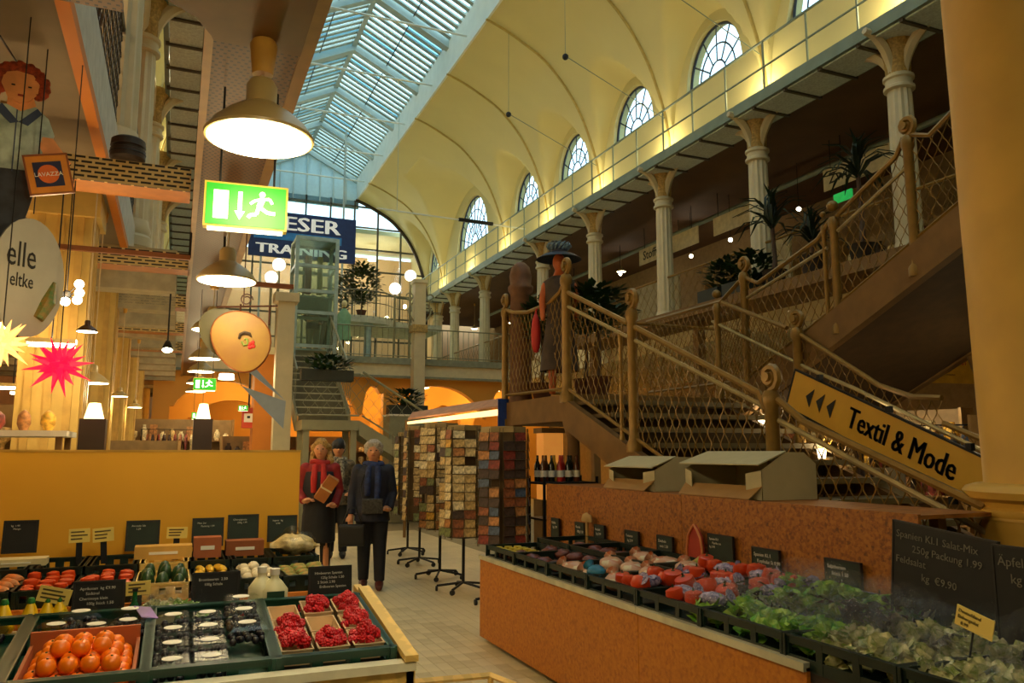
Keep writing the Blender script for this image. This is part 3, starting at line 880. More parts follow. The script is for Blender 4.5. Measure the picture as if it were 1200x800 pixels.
stem = B().lathe([(.001, .07), (.014, .064), (.004, .066), (.003, .08), (.001, .08)], 5).mesh('stem', leafm)
for r_ in range(4):
    for c in range(9):
        y = 3.50+c*.105+random.uniform(-.03, .03); x = 2.52+r_*.2+random.uniform(-.04, .04)
        if random.random() < .12: continue
        place('tomato', tom, 'red tomato on the counter, %s line from the front, %s from the pillar end' % (ORD[r_], ORD[c]), 'tomato', 'red tomatoes on the orange counter', (x, y, .755+r_*.02), random.uniform(0, 6), random.uniform(1.1, 1.5), ('stem', stem), random.uniform(-.4, .4))
nb = bagmesh('net_bag', net, .06, (1, 1.5, .7), .14)
for i in range(9):
    x, y = 2.6+.26*(i % 3)+random.uniform(-.05, .05), 3.45+(i//3)*.3+random.uniform(-.06, .06)
    place('net_bag', nb, 'purple and white net bag, %s row, %s from the pillar end' % (rows[i % 3], ORD[i//3]), 'net bag', 'purple net bags on the orange counter', (x, y, .775+.02*(i % 3)), random.uniform(0, 6), .85)
wb = bagmesh('printed_bag', whiteb, .085, (1, 1.3, .62), .08); bb = bagmesh('printed_bag', blueb, .07, (1, 1.1, .7), .06)
for i in range(9):
    x, y = 2.58+.27*(i % 3), 4.45+(i//3)*.27+random.uniform(-.03, .03)
    place('printed_bag', wb, 'white printed bag, %s row, %s from the tomatoes' % (rows[i % 3], ORD[i//3]), 'bag', 'white printed bags on the orange counter', (x, y, .70+.02*(i % 3)), random.uniform(-.5, .5), 1.05)
place('printed_bag', bb, 'bright blue printed bag at the crate edge', 'bag', None, (2.53, 4.62, .75), 0, .9)
db = bagmesh('dark_packet', darkb, .07, (1, 1.2, .6), .12, False)
for i in range(12):
    x, y = 2.58+.27*(i % 3), 5.3+(i//3)*.22
    place('dark_packet', db, 'dark red packet, %s row, %s from the white bags' % (rows[i % 3], ORD[i//3]), 'packet', 'dark red packets on the orange counter', (x, y, .70+.02*(i % 3)), random.uniform(0, 6), .95)
jar = B().lathe([(.001, 0), (.032, 0), (.035, .01), (.035, .07), (.028, .08)], 10).mesh('jar', mat('jar_dark', '#2a1a10', .2), 50)
lid = B().lathe([(.031, .078), (.033, .08), (.033, .10), (.001, .102)], 10).mesh('lid', mat('lid_yellow', '#c9b23a', .4), 50)
for i in range(15):
    x, y = 2.52+.085*(i % 3), 5.88+(i//3)*.10
    place('jar', jar, 'small dark jar with a yellow lid, %s line, %s from the near side' % (rows[i % 3], ORD[i//3]), 'jar', 'jars at the far end of the orange counter', (x, y, .675), 0, 1, ('lid', lid)).rotation_euler = (0, 0, 0)
# tomatoes-like oranges behind white bags
bn = bagmesh('mixed_bag', mat('orange_green_bag', '#c9641e', .35, kind='voronoi', scale=26, col2='#7f9a3e'), .08, (1, 1.2, .7), .1)
for i in range(4):
    place('mixed_bag', bn, 'bag of orange and green vegetables leaning on the board, %s from the pillar end' % ORD[i], 'bag', 'vegetable bags against the back board', (3.3, 3.75+i*.27, .76), i, .85)
# ---- chalkboards
def board(px_, label, loc, w_, h_, lines, rz, m=boardg, tilt=-.12, frame=False, cat='chalkboard', grp=None, ts=None, stake=0, chalk=None):
    T = thing('chalkboard', label, cat, loc, group=grp); T.rotation_euler = (tilt, 0, rz)
    B().b2((-w_/2, 0, 0), (w_/2, .012, h_)).ob('slate', m, T)
    f = B()
    for z in (0, h_): f.b2((-w_/2-.004, -.003, z-.004), (w_/2+.004, .015, z+.004))
    for x in (-w_/2, w_/2): f.b2((x-.004, -.003, 0), (x+.004, .015, h_))
    f.ob('frame', blackm, T)
    if stake: B().b2((-.012, .012, -stake), (.012, .02, .02)).ob('stake', darkm, T)
    ts = ts or h_*.13
    for i, s in enumerate(lines):
        text(s, ts, chalk or chalkm, T, (-w_/2+.02+(.0 if i % 2 == 0 else w_*.12), -.004, h_-ts*1.25*(i+1)-.01), name='chalk_writing', ext=.0006)
    return T
W_ = PI/2*-1
RB = [(651, 607, 632, .16, ['Kürbis', 'kg 1.99']), (680, 612, 638, .17, ['Rucola', '100g 1.50']), (703, 615, 640, .17, ['Fenchel', 'kg 2.99']), (741, 622, 650, .2, ['Tomaten', 'kg 2.99']),
      (780, 628, 658, .2, ['Zwiebeln', 'netz 1.50']), (845, 627, 650, .26, ['Spanien Kl.1', 'Paprika rot', 'kg 3.99']), (899, 643, 683, .24, ['Spanien Kl. I', 'Kopfsalat St 0.99']), (990, 657, 700, .25, ['Salatherzen', 'Stück 1.50'])]
for i, (px, p0, p1, ww, ln) in enumerate(RB):
    top = at(px, p0, x=3.40); bt = at(px, p1+6, x=3.39)
    board(0, 'small green chalkboard on the orange back board, %s from the far end' % ORD[i], (3.385, bt.y, bt.z), ww, top.z-bt.z, ln, -PI/2, tilt=0, grp='price boards on the orange back board')
T = board(0, 'large black chalkboard with chalk prices in front of the round pillar', (3.05, 2.54, .80), .50, .42, ['Spanien Kl.1 Salat-Mix', '  250g Packung 1.99', 'Feldsalat', '      kg  €9.90'], -PI/2, boardm, -.08, ts=.045, stake=.13, chalk=mat('faint_chalk', '#6e6a5e', .9))
T.rotation_euler = (0, .10, -PI/2)
T = board(0, 'black chalkboard cut off by the right edge of the picture', (2.98, 2.02, .72), .40, .47, ['Äpfel', 'kg 1.99'], -PI/2, boardm, 0, ts=.05, stake=.06, chalk=MATS['faint_chalk'])
T = thing('price_card', 'tilted yellow price card in front of the large black chalkboard', 'price card', (2.72, 2.13, .90), rot=(0, .25, -PI/2))
B().b2((-.075, 0, 0), (.075, .004, .075)).ob('card', cardm, T)
for i, s in enumerate(('Deutschland', 'Eisbergsalat', '   0.99')): text(s, .018, mat('ink', '#5a4a20'), T, (-.065, -.002, .052-i*.022), name='print')
B().tube([(0, .004, .0), (0, .006, -.16)], .004, 5).ob('stake', darkm, T)
# red pointed display and wooden scoop card
T = thing('pointed_display', 'red pointed arch display with a pale rim standing behind the tomatoes', 'display', (3.36, 4.72, .80), -PI/2)
out = [(.085*x, 0, .24*z) for x, z in ((-1, 0), (-1.05, .35), (-.85, .7), (-.4, .92), (0, 1.05), (.4, .92), (.85, .7), (1.05, .35), (1, 0))]
B().prism(out, (0, .02, 0)).ob('backing', mat('display_red', '#a02c12', .5), T)
B().tube([(x, -.004, z) for x, _, z in out], .009, 6).ob('rim', mat('display_rim', '#c97b45', .5), T)
T = thing('wooden_scoop_sign', 'pale brown mushroom shaped card on a stick at the back board', 'sign', (3.36, 6.30, .74), -PI/2)
B().lathe([(.001, 0), (.09, .0), (.095, .02), (.07, .06), (.001, .08)], 14, (0, 0, .21), Matrix.Identity(3), 1, .25).ob('cap', mat('mush', '#a08048', .7), T, smooth=50)
B().b2((-.02, -.006, 0), (.02, .006, .22)).ob('stalk', mat('mush', '#a08048'), T)

# ---- cardboard boxes on the shelf behind the board
def openbox(label, y0, y1, h, yaw_):
    T = thing('cardboard_box', label, 'box', (3.74, (y0+y1)/2, 1.242), yaw_, group='open white boxes on the back board')
    w_ = y1-y0; d = .46; t = .006
    b = B()
    sec = [(d/2, 0), (d/2, h*.75), (d/2-.10, h), (-.02, h), (-d/2, h*.62), (-d/2, 0)]
    for s in (-1, 1):
        B().prism([(x, s*w_/2, z) for x, z in sec], (0, -s*t, 0)).ob('side', paperw2, T)
    b = B()
    b.add([(d/2, -w_/2, 0), (d/2, w_/2, 0), (d/2, w_/2, h*.75), (d/2, -w_/2, h*.75), (d/2-.1, w_/2, h), (d/2-.1, -w_/2, h), (-.02, w_/2, h), (-.02, -w_/2, h), (-d/2, -w_/2, 0), (-d/2, w_/2, 0)],
          [(0, 1, 2, 3), (3, 2, 4, 5), (5, 4, 6, 7), (0, 8, 9, 1)])
    b.ob('body', paperw2, T)
    b = B(); b.prism([(-.02, -w_/2, h), (-.02, w_/2, h), (-d/2-.04, w_/2+.02, h-.085), (-d/2-.04, -w_/2-.02, h-.085)], (0, 0, .008)); b.ob('top_flap', paperw2, T)
    b = B(); b.prism([(-d/2+.0, -w_/2, .085), (-d/2+.0, w_/2, .085), (-d/2-.085, w_/2-.03, .006), (-d/2-.085, -w_/2+.03, .006)], (0, 0, .006)); b.ob('bottom_flap', cardboard, T)
    for s in (-1, 1): B().prism([(-d/2, s*w_/2, 0), (-d/2, s*w_/2, h*.62), (-d/2-.03, s*(w_/2-.12), h*.55), (-d/2-.03, s*(w_/2-.12), .01)], (.006, 0, 0)).ob('side_flap', paperw2, T)
paperw2 = mat('box_white', '#b5ab84', .7, var=.04)
openbox('open white cardboard box on the orange board, nearest the pillar', 4.18, 5.02, .31, 0)
openbox('open white cardboard box on the orange board, the farther one', 5.45, 6.15, .27, .02)
# ================================================================ LEFT STALL
T = thing('market_stall', 'pale wooden market stall with two sloping tiers at the bottom left', 'counter', (0, 0, 0))
DK = mat('dark_bed', '#2a1c0e')
sl = math.atan2(.09, .68)
def zd(y): return .80+(y-2.68)*.13
B().b2((-1.9, 2.64, .05), (.76, 2.68, .855)).ob('front_panel', woodp, T)
B().b2((-1.9, 2.625, .845), (.765, 2.69, .872)).ob('front_edge', mat('pale_edge', '#e8dfc0', .35, .1), T)
b = B(); b.prism([(.735, 2.64, .05), (.735, 3.50, .05), (.735, 3.50, .99), (.735, 2.64, .885)], (.03, 0, 0)); b.ob('side_panel', woodp, T)
b = B(); b.prism([(.725, 2.62, .875), (.725, 3.36, .985), (.725, 3.36, 1.005), (.725, 2.62, .895)], (.045, 0, 0)); b.ob('side_edge', woodp, T)
b = B(); b.prism([(-1.9, 2.68, .78), (-1.9, 3.45, .88), (-1.9, 3.45, .90), (-1.9, 2.68, .80)], (2.63, 0, 0)); b.ob('deck', DK, T)
B().b2((-1.9, 3.43, .80), (.62, 3.45, .985)).ob('riser', osb('osb_orange', '#b05a14', '#cf7820', '#dd8c34'), T)
B().b2((-1.9, 3.36, .895), (.70, 3.43, .915)).ob('middle_shelf', mat('pale_edge', '#e8dfc0'), T)
B().b2((-1.9, 3.45, .955), (.70, 4.3, .975)).ob('back_deck', woodp, T)
B().b2((.68, 3.45, .05), (.70, 4.3, .955)).ob('back_side', woodp, T)
T = thing('partition_panel', 'wide plain mustard yellow partition behind the left stall', 'partition', (-.6, 4.42, 0))
B().b2((-1.4, -.02, .05), (1.22, .02, 1.56)).ob('sheet', yellowp, T)
B().b2((-1.4, -.022, 1.552), (1.222, .022, 1.563)).ob('top_edge', mat('panel_edge', '#b58a30', .5), T)
# front crates
def fcrate(x, label, m=greenp):
    T = thing('produce_crate', label, 'crate', (x, 3.02, zd(3.02)+.005), group='crates on the front tier of the left stall')
    T.rotation_euler = (math.atan(.13), 0, 0); crate_parts(.365, .60, .10, m, T); return T
FX = [-.62, -.235, .14, .52]
names = ['of clear berry boxes at the left edge of the picture', 'of orange clementines', 'of clear boxes of dark berries', 'of wooden punnets of raspberries']
CR = [fcrate(x, 'green plastic crate '+n_) for x, n_ in zip(FX, names)]
fcrate(-1.01, 'green plastic crate mostly outside the left edge of the picture')
M4 = Matrix.Rotation(math.atan(.13), 4, 'X')
def onc(i, u, v, h=0):
    """point in crate i: u across, v away from the viewer, h above its floor"""
    p = M4 @ Vector((u, v, h+.014)); return Vector((FX[i], 3.02, zd(3.02)+.005))+p
# clear berry boxes
bl = B()
for i in range(5):
    for j in range(4):
        bl.ball((-.045+.0225*i+random.uniform(-.003, .003), -.035+.023*j, .014+random.uniform(0, .016)), .0125, 6, 4)
bmesh_ = bl.mesh('berries', mat('dark_berry', '#1e1626', .35, var=.4, scale=60), 60)
def boxshell():
    b = B()
    lo, hi = (.052, .042), (.062, .052)
    for z0, z1, a, c in ((0, .05, lo, hi), (.05, .058, (.067, .057), (.067, .057)), (.058, .070, hi, (.05, .04))):
        b.add([(-a[0], -a[1], z0), (a[0], -a[1], z0), (a[0], a[1], z0), (-a[0], a[1], z0), (-c[0], -c[1], z1), (c[0], -c[1], z1), (c[0], c[1], z1), (-c[0], c[1], z1)],
              [(0, 1, 5, 4), (1, 2, 6, 5), (2, 3, 7, 6), (3, 0, 4, 7)])
    b.add([(-.05, -.04, .07), (.05, -.04, .07), (.05, .04, .07), (-.05, .04, .07)], [(0, 1, 2, 3)])
    return b.mesh('shell', clearp)
shell = boxshell()
lbl = B().lathe([(.026, 0), (.026, .0015), (.001, .0015)], 16, (0, 0, .071), None, 1.15, .75).mesh('paper_label', mat('label_paper', '#dcd6c4', .5))
def berrybox(p, label, group, rz=0, hh=0):
    T = thing('berry_box', label, 'berry box', p, group=group); T.rotation_euler = (math.atan(.13), 0, rz)
    put('shell', shell, T); put('berries', bmesh_, T); put('paper_label', lbl, T)
LR = ['left', 'middle', 'right']; FB = ['front', 'second', 'third', 'back']
for r_ in range(4):
    for c in range(3):
        if (r_, c) == (0, 2): continue
        berrybox(onc(2, -.115+.115*c, -.225+.145*r_, .06 if c == 2 else .012), 'clear plastic box of dark berries, %s row, %s column, beside the raspberry punnets' % (FB[r_], LR[c]), 'berry boxes beside the raspberries', random.uniform(-.1, .1))
for r_ in range(4):
    for c in range(2):
        berrybox(onc(0, -.06+.125*c, -.22+.14*r_, .012), 'clear plastic box of dark berries, %s row, %s column, in the leftmost crate' % (FB[r_], ['left', 'right'][c]), 'berry boxes in the leftmost crate', random.uniform(-.08, .08))
for k, (u, v) in enumerate(((-.10, .14), (.02, .11), (.12, .13), (.12, .22), (-.04, .23))):
    berrybox(onc(1, u, v, .03+.01*(k > 2)), 'clear plastic berry box behind the clementines, %s from the left' % ORD[k], 'berry boxes behind the clementines', random.uniform(-.5, .5))
# carton with clementines
T = thing('fruit_carton', 'low brown carton holding the orange clementines', 'carton', onc(1, 0, -.11, .002)); T.rotation_euler = (math.atan(.13), 0, 0)
b = B(); b.b2((-.16, -.17, 0), (.16, .15, .008))
b.b2((-.16, .14, 0), (.16, .15, .11)); b.b2((-.16, -.17, 0), (-.15, .15, .07)); b.b2((.15, -.17, 0), (.16, .15, .07))
b.ob('carton_wall', mat('carton_red_brown', '#a85a2c', .7), T)
cl = B().lathe([(.001, 0), (.016, .002), (.027, .014), (.0285, .026), (.024, .041), (.012, .05), (.001, .049)], 14).mesh('clementine', mat('clementine_orange', '#ff7a0a', .35, var=.1, scale=40, bump=.15), 70)
st_ = B().lathe([(.004, .049), (.003, .052), (.001, .052)], 5).mesh('stem', leafm)
for layer, (h, nx, ny) in enumerate(((.012, 5, 5), (.052, 4, 4), (.085, 3, 2))):
    for i in range(nx):
        for j in range(ny):
            u = (i-(nx-1)/2)*.058+random.uniform(-.004, .004); v = -.11+(j-(ny-1)/2)*.056+random.uniform(-.004, .004)
            o = place('clementine', cl, 'clementine, %s layer, %s line from the front, %s from the left' % (['bottom', 'middle', 'top'][layer], ORD[j], ORD[i]), 'clementine', 'clementines in the brown carton', onc(1, u, v, h), 0, 1, ('stem', st_), random.uniform(-.3, .3))
# punnets of raspberries
rb = B(); 
for k in range(4):
    z = .004+k*.0055; rr = (.0115, .0125, .0105, .006)[k]
    for j in range(6):
        a = 2*PI*(j+.5*(k % 2))/6; rb.ball((rr*math.cos(a)*.75, rr*math.sin(a)*.75, z), .0052, 5, 3)
rbm = rb.mesh('raspberry', mat('raspberry_red', '#c4121c', .35, var=.25, scale=50), 60)
def punnet(u, v, label, fill=True, rz=0, w_=.10, d=.145, h=.03):
    p = onc(3, u, v, h)
    T = thing('wooden_punnet', label, 'punnet', p, group='wooden punnets in the raspberry crate'); T.rotation_euler = (math.atan(.13), 0, rz)
    b = B(); k = .82
    vs = []
    for s, z in ((k, 0), (1, .055)): vs += [(-w_/2*s, -d/2*s, z), (w_/2*s, -d/2*s, z), (w_/2*s, d/2*s, z), (-w_/2*s, d/2*s, z)]
    b.add(vs, [(0, 1, 5, 4), (1, 2, 6, 5), (2, 3, 7, 6), (3, 0, 4, 7), (0, 1, 2, 3)])
    b.ob('basket', mat('punnet_wood', '#d8b88a', .7, var=.08), T)
    b = B(); b.tube([(-w_/2, -d/2, .055), (w_/2, -d/2, .055), (w_/2, d/2, .055), (-w_/2, d/2, .055)], .0035, 4, closed=True); b.ob('rim', mat('punnet_rim', '#e2c79c', .7), T)
    if fill:
        for k in range(20):
            a = random.uniform(0, 2*PI); q = math.sqrt(random.random())
            x, y = (w_/2-.012)*q*math.cos(a)*1.05, (d/2-.014)*q*math.sin(a)*1.05
            z = .045+.028*(1-q*q)+random.uniform(-.004, .004)
            pp = p+(M4 @ (Matrix.Rotation(rz, 4, 'Z') @ Vector((x, y, z))))
            o = place('raspberry', rbm, 'red raspberry heaped in the %s' % label.replace('wooden punnet', 'punnet').split(', ')[1]+' punnet', 'raspberry', 'raspberries in the punnets', pp, random.uniform(0, 6), random.uniform(1.1, 1.4), None, random.uniform(-1.2, 1.2))
punnet(-.118, -.185, 'wooden punnet of raspberries, front left'); punnet(-.118, -.03, 'wooden punnet of raspberries, middle left')
punnet(0, -.185, 'wooden punnet of raspberries, front centre'); punnet(.118, -.185, 'wooden punnet of raspberries, front right')
punnet(.118, -.02, 'wooden punnet of raspberries, middle right'); punnet(.118, .14, 'wooden punnet of raspberries, back right', h=.04)
punnet(0, .14, 'wooden punnet of raspberries, back centre', h=.04)
punnet(0, -.02, 'empty wooden punnet in the centre of the raspberry crate', False); punnet(-.118, .13, 'empty wooden punnet, back left', False)

# black price boards between the tiers
def fboard(px0, px1, p0, p1, label, lines, y=3.40, m=boardm, grp=None, tilt=-.1):
    a, c = at(px0, p1, y=y), at(px1, p0, y=y)
    return board(0, label, ((a.x+c.x)/2, y, a.z), c.x-a.x, c.z-a.z, lines, 0, m, tilt, ts=min((c.z-a.z)*.14, (c.x-a.x)*.085))
fboard(83, 146, 680, 734, 'black chalkboard behind the clementines, leftmost of the three big ones', ['Aprikosen  kg €9.90', 'Südtirol', 'Cherimoya klein', ' 100g Stück 1.50'])
fboard(224, 281, 670, 727, 'black chalkboard behind the dark berries, middle one of the three big ones', ['Brombeeren  2.50', '100g Schale'])
fboard(362, 412, 663, 716, 'black chalkboard behind the raspberries, rightmost of the three big ones', ['Himbeeren Spanien', ' 125g Schale 1.50', '   2 Stück 2.90', 'Erdbeeren Spanien'])
fboard(2, 44, 610, 648, 'black chalkboard on the back tier, leftmost against the yellow partition', ['  kg  1.99', 'Mango'], 4.25)
for i, (a, c, p0, p1) in enumerate(((147, 187, 610, 645), (225, 262, 607, 640), (267, 303, 603, 640), (314, 348, 604, 634))):
    fboard(a, c, p0, p1, 'dark green chalkboard against the yellow partition, %s from the left' % ORD[i], [['Avocado Stk', ' 1.29'], ['Mais 2er', 'Packung 1.99'], ['Champignons', ' 250g 1.99'], ['Ingwer  kg', '6.90']][i], 4.30, boardg)
def card(px0, px1, p0, p1, y, label, ry=0, hh=.1):
    a, c = at(px0, p1, y=y), at(px1, p0, y=y)
    T = thing('price_card', label, 'price card', ((a.x+c.x)/2, y, (a.z+c.z)/2), rot=(0, ry, 0))
    w2, h2 = (c.x-a.x)/2, (c.z-a.z)/2
    B().b2((-w2, 0, -h2), (w2, .004, h2)).ob('card', cardm, T)
    B().b2((-w2*.3, .004, -h2-hh), (w2*.3, .010, -h2+.01)).ob('stake', darkm, T)
    b = B()
    for k in range(3): b.b2((-w2*.8, -.001, h2*(.55-k*.5)-.003), (w2*random.uniform(.2, .8), 0, h2*(.55-k*.5)+.003))
    b.ob('print', mat('ink', '#5a4a20'), T)
card(80, 106, 619, 636, 4.2, 'yellow price card on a black stake, left of the pair at the back tier', -.03)
card(108, 134, 618, 635, 4.2, 'yellow price card on a black stake, right of the pair at the back tier', -.08)
card(195, 220, 617, 631, 4.2, 'yellow price card beside the leftmost green chalkboard', .02)
card(43, 84, 687, 708, 3.38, 'blank tilted yellow price card above the yellow squashes', .25)
card(147, 177, 680, 698, 3.38, 'pale yellow price card right of the leftmost black chalkboard', -.03)

# things on the middle shelf
def stand(px, py, y): p = at(px, py, y=y); return p
def shelf(nm, label, cat, px, meshes, y=3.30, z=None, grp=None, sc=1, rz=0):
    p = at(px, 700, y=y); T = thing(nm, label, cat, (p.x, y, z if z is not None else zd(y)+.02), rz, grp); T.scale = (sc,)*3
    for n_, me in meshes: put(n_, me, T)
    return T
sq = B().lathe([(.001, 0), (.03, .002), (.038, .02), (.032, .05), (.018, .085), (.012, .10), (.001, .10)], 12).mesh('body', mat('squash_yellow', '#f0c010', .4, var=.06), 60)
sqt = B().lathe([(.012, .095), (.014, .105), (.010, .118), (.001, .12)], 8).mesh('green_tip', mat('tip_green', '#1f6a2a', .5), 60)
for i, px in enumerate((6, 37, 57, 71)):
    shelf('yellow_squash', 'yellow squash with a green tip on the middle shelf, %s from the left' % ORD[i], 'squash', px, [('body', sq), ('green_tip', sqt)], 3.39, .915, 'yellow squashes on the middle shelf', 1.0)
bot = B().lathe([(.001, 0), (.022, .001), (.023, .06), (.009, .085), (.008, .12), (.001, .121)], 12).mesh('glass_body', mat('green_glass', '#0e5a2a', .1), 50)
cap = B().lathe([(.009, .12), (.010, .121), (.010, .13), (.001, .131)], 10).mesh('cap', darkm, 50)
shelf('green_bottle', 'small green bottle beside the leftmost black chalkboard', 'bottle', 158, [('glass_body', bot), ('cap', cap)], 3.38, .915)
jb = B(); jb.lathe([(.001, 0), (.052, .002), (.056, .02), (.056, .10), (.03, .135), (.018, .145), (.018, .165)], 14)
jug = jb.mesh('jug_body', mat('milky_plastic', '#d8cfa0', .35), 50)
jl = B().lathe([(.020, .16), (.021, .185), (.001, .186)], 12).mesh('cap', paperw, 50)
jt = B().b2((-.035, -.060, .055), (.035, -.056, .10)).mesh('green_label', mat('label_green', '#12402a', .5))
shelf('plastic_jug', 'milky plastic jug with a dark green label between the black chalkboards', 'jug', 321, [('jug_body', jug), ('cap', jl), ('green_label', jt)], 3.385, .915, sc=.95)
shelf('plastic_jug', 'milky plastic jug without a label left of the labelled jug', 'jug', 306, [('jug_body', jug), ('cap', jl)], 3.41, .93, sc=.9)
b = B()
for s, z in ((.85, 0), (1, .05)): pass
tub = B(); vs = []
for s, z in ((.8, 0), (1, .055), (1.08, .055)): vs += [(-.06*s, -.045*s, z), (.06*s, -.045*s, z), (.06*s, .045*s, z), (-.06*s, .045*s, z)]
tub.add(vs, [(0, 1, 5, 4), (1, 2, 6, 5), (2, 3, 7, 6), (3, 0, 4, 7), (0, 1, 2, 3), (4, 5, 9, 8), (5, 6, 10, 9), (6, 7, 11, 10), (7, 4, 8, 11)])
shelf('plastic_tub', 'empty clear plastic tub behind the clementines', 'tub', 186, [('tub_wall', tub.mesh('tub_wall', mat('tub_grey', '#b5ac8c', .3)))], 3.33, .90)
for i, (px, me) in enumerate(((177, let2), (200, let2), (213, let1))):
    o = place('lettuce', me, 'pale lettuce in film on the middle shelf, %s from the left' % ORD[i], 'lettuce', 'lettuces on the middle shelf', (at(px, 700, y=3.4).x, 3.40, .92), i, .7, ('bag_film', film))
for side_, pxs in (('left', (288, 293, 299, 330)), ('right', (337, 343, 349, 355))):
    for i, px in enumerate(pxs):
        place('red_berry_cluster', rbm, 'red berries in a row under the riser, %s from the left' % ORD[i+(4 if side_ == 'right' else 0)], 'berries', 'red berries along the riser', (at(px, 700, y=3.40).x, 3.40, .915), i, 1.7)

# back tier crates and contents
def bx(px): return at(px, 665, y=3.85).x
BT = [(-40, 32, 'orange_roots', 'orange and brown roots'), (35, 96, 'tomato', 'small red tomatoes'), (100, 160, 'tomato', 'bright red tomatoes'), (164, 220, 'avocado', 'dark green avocados'), (223, 268, 'corn', 'yellow corn cobs'), (272, 318, 'mushroom', 'pale mushrooms'), (320, 372, 'ginger', 'knobbly brown and green roots')]
avo = B().lathe([(.001, 0), (.02, .003), (.028, .02), (.022, .05), (.012, .068), (.001, .072)], 10).mesh('avocado', mat('avocado_green', '#24401a', .4, var=.4, scale=40), 60)
corn = B(); corn.lathe([(.001, -.07), (.014, -.06), (.019, -.03), (.019, .03), (.012, .065), (.001, .07)], 12, (0, 0, .02), Matrix.Rotation(PI/2, 3, 'X'))
cornm = corn.mesh('corn_cob', mat('corn_yellow', '#e8c030', .4, kind='voronoi', scale=110, col2='#c98a18'), 60)
mush = B().lathe([(.010, 0), (.009, .018), (.024, .02), (.024, .032), (.012, .044), (.001, .046)], 10).mesh('mushroom', mat('mushroom_pale', '#d9c7a0', .6), 60)
gin = B().ball((0, 0, .02), .024, 8, 6, .2, (1.5, .8, .8)).mesh('root', mat('ginger_brown', '#a8853f', .7, var=.4, scale=40, col2='#5f7a30'), 60)
org = B().ball((0, 0, .025), .028, 8, 6, .15, (1.4, .8, .8)).mesh('root', mat('root_orange', '#c9681c', .6, var=.3, scale=30, col2='#9a6a3a'), 60)
tomb = tom
KIND = {'orange_roots': (org, 'root'), 'tomato': (tom, 'tomato'), 'avocado': (avo, 'avocado'), 'corn': (cornm, 'corn'), 'mushroom': (mush, 'mushroom'), 'ginger': (gin, 'root')}
for a, c, kd, desc in BT:
    x0, x1 = bx(a), bx(c); w2 = x1-x0
    for rr, yy in enumerate((3.66, 4.05)):
        T = thing('produce_crate', 'flat dark crate of %s on the %s of the back tier' % (desc, ['front', 'rear'][rr]), 'crate', ((x0+x1)/2, yy, .976+.03*rr), group='crates on the back tier of the left stall')
        crate_parts(w2-.015, .36, .07, dkcrate if kd != 'avocado' else woodp, T)
    me, cat = KIND[kd]; s_ = .62 if kd == 'tomato' else .9
    nx = max(3, int(w2/.055)); ny = 3 if kd == 'corn' else 5
    for i in range(nx):
        for j in range(ny):
            x = x0+.035+(w2-.07)*i/(nx-1)+random.uniform(-.006, .006); y = 3.53+j*.060*(5/ny)+random.uniform(-.006, .006)
            if kd == 'corn': y = 3.58+j*.12
            o = place(cat if kd != 'ginger' else 'ginger_root', me, '%s on the back tier, %s line, %s from the left of its crate' % ({'tomato': 'small red tomato' if a < 90 else 'bright red tomato', 'avocado': 'dark green avocado', 'corn': 'yellow corn cob', 'mushroom': 'pale mushroom', 'ginger': 'knobbly root', 'orange_roots': 'orange brown root'}[kd], ORD[j], ORD[i]), cat, desc+' on the back tier', (x, y, 1.005+.012*j/ny+random.uniform(0, .02)), random.uniform(-.3, .3), s_*random.uniform(.9, 1.15))
# rear items: brown packets, clear bag, leaflets
for i, (px, py, w_, h_, c, lab) in enumerate(((243, 645, .12, .09, '#a0562c', 'small brown card box behind the corn'), (287, 642, .17, .07, '#8a4a20', 'brown card tray with a white strip behind the mushrooms'), (192, 640, .24, .06, '#c99a45', 'raised wooden crate wall behind the avocados'), (20, 650, .22, .03, '#c9b98a', 'pale flat leaflet under the leftmost black chalkboard'))):
    p = at(px, py, y=4.02); T = thing('card_box', lab, 'box', (p.x, 4.06, 1.07), 0)
    B().b2((-w_/2, -.05, 0), (w_/2, .05, h_)).ob('body', mat('boxc%d' % i, c, .7), T)
    B().b2((-w_/4, -.052, h_*.4), (w_/4, -.05, h_*.6)).ob('paper_label', paperw, T)
p = at(345, 640, y=4.05)
o = put('film_bag', bagmesh('film_bag', glassy('film_white', '#f4f0e2', .06, .35), .09, (1.2, 1, .6), .15), None, (p.x, 4.05, 1.06)); tag(o, 'clear crinkled film bag of pale vegetables at the right end of the back tier', 'bag')
o = put('bag_filling', bagmesh('vegetables', mat('pale_veg', '#cbb98a', .6, var=.3, scale=40), .085, (1.2, 1, .55), .25, False), o, (0, 0, .002))
T = thing('paper_tag', 'violet paper between the clementine crate and the dark berries', 'paper', onc(1, .17, .20, .1)); B().box((0, 0, 0), (.06, .09, .002), (.3, .2, .4)).ob('sheet', mat('violet_paper', '#8a62a8', .5), T)
# low frame of another stall at the bottom edge
T = thing('stall_frame', 'pale wooden frame corner of another stall at the bottom edge of the floor', 'frame', (0, 0, 0))
z_ = .30
p0, p1, p2 = at(440, 803, z=z_), at(575, 791, z=z_), at(612, 806, z=z_)
B().tube([p0, p1], .018, 4).ob('rail', woodp, T); B().tube([p1, p2], .018, 4).ob('rail', woodp, T)
B().tube([(p1.x, p1.y, 0), (p1.x, p1.y, z_)], .018, 4).ob('leg', woodp, T)
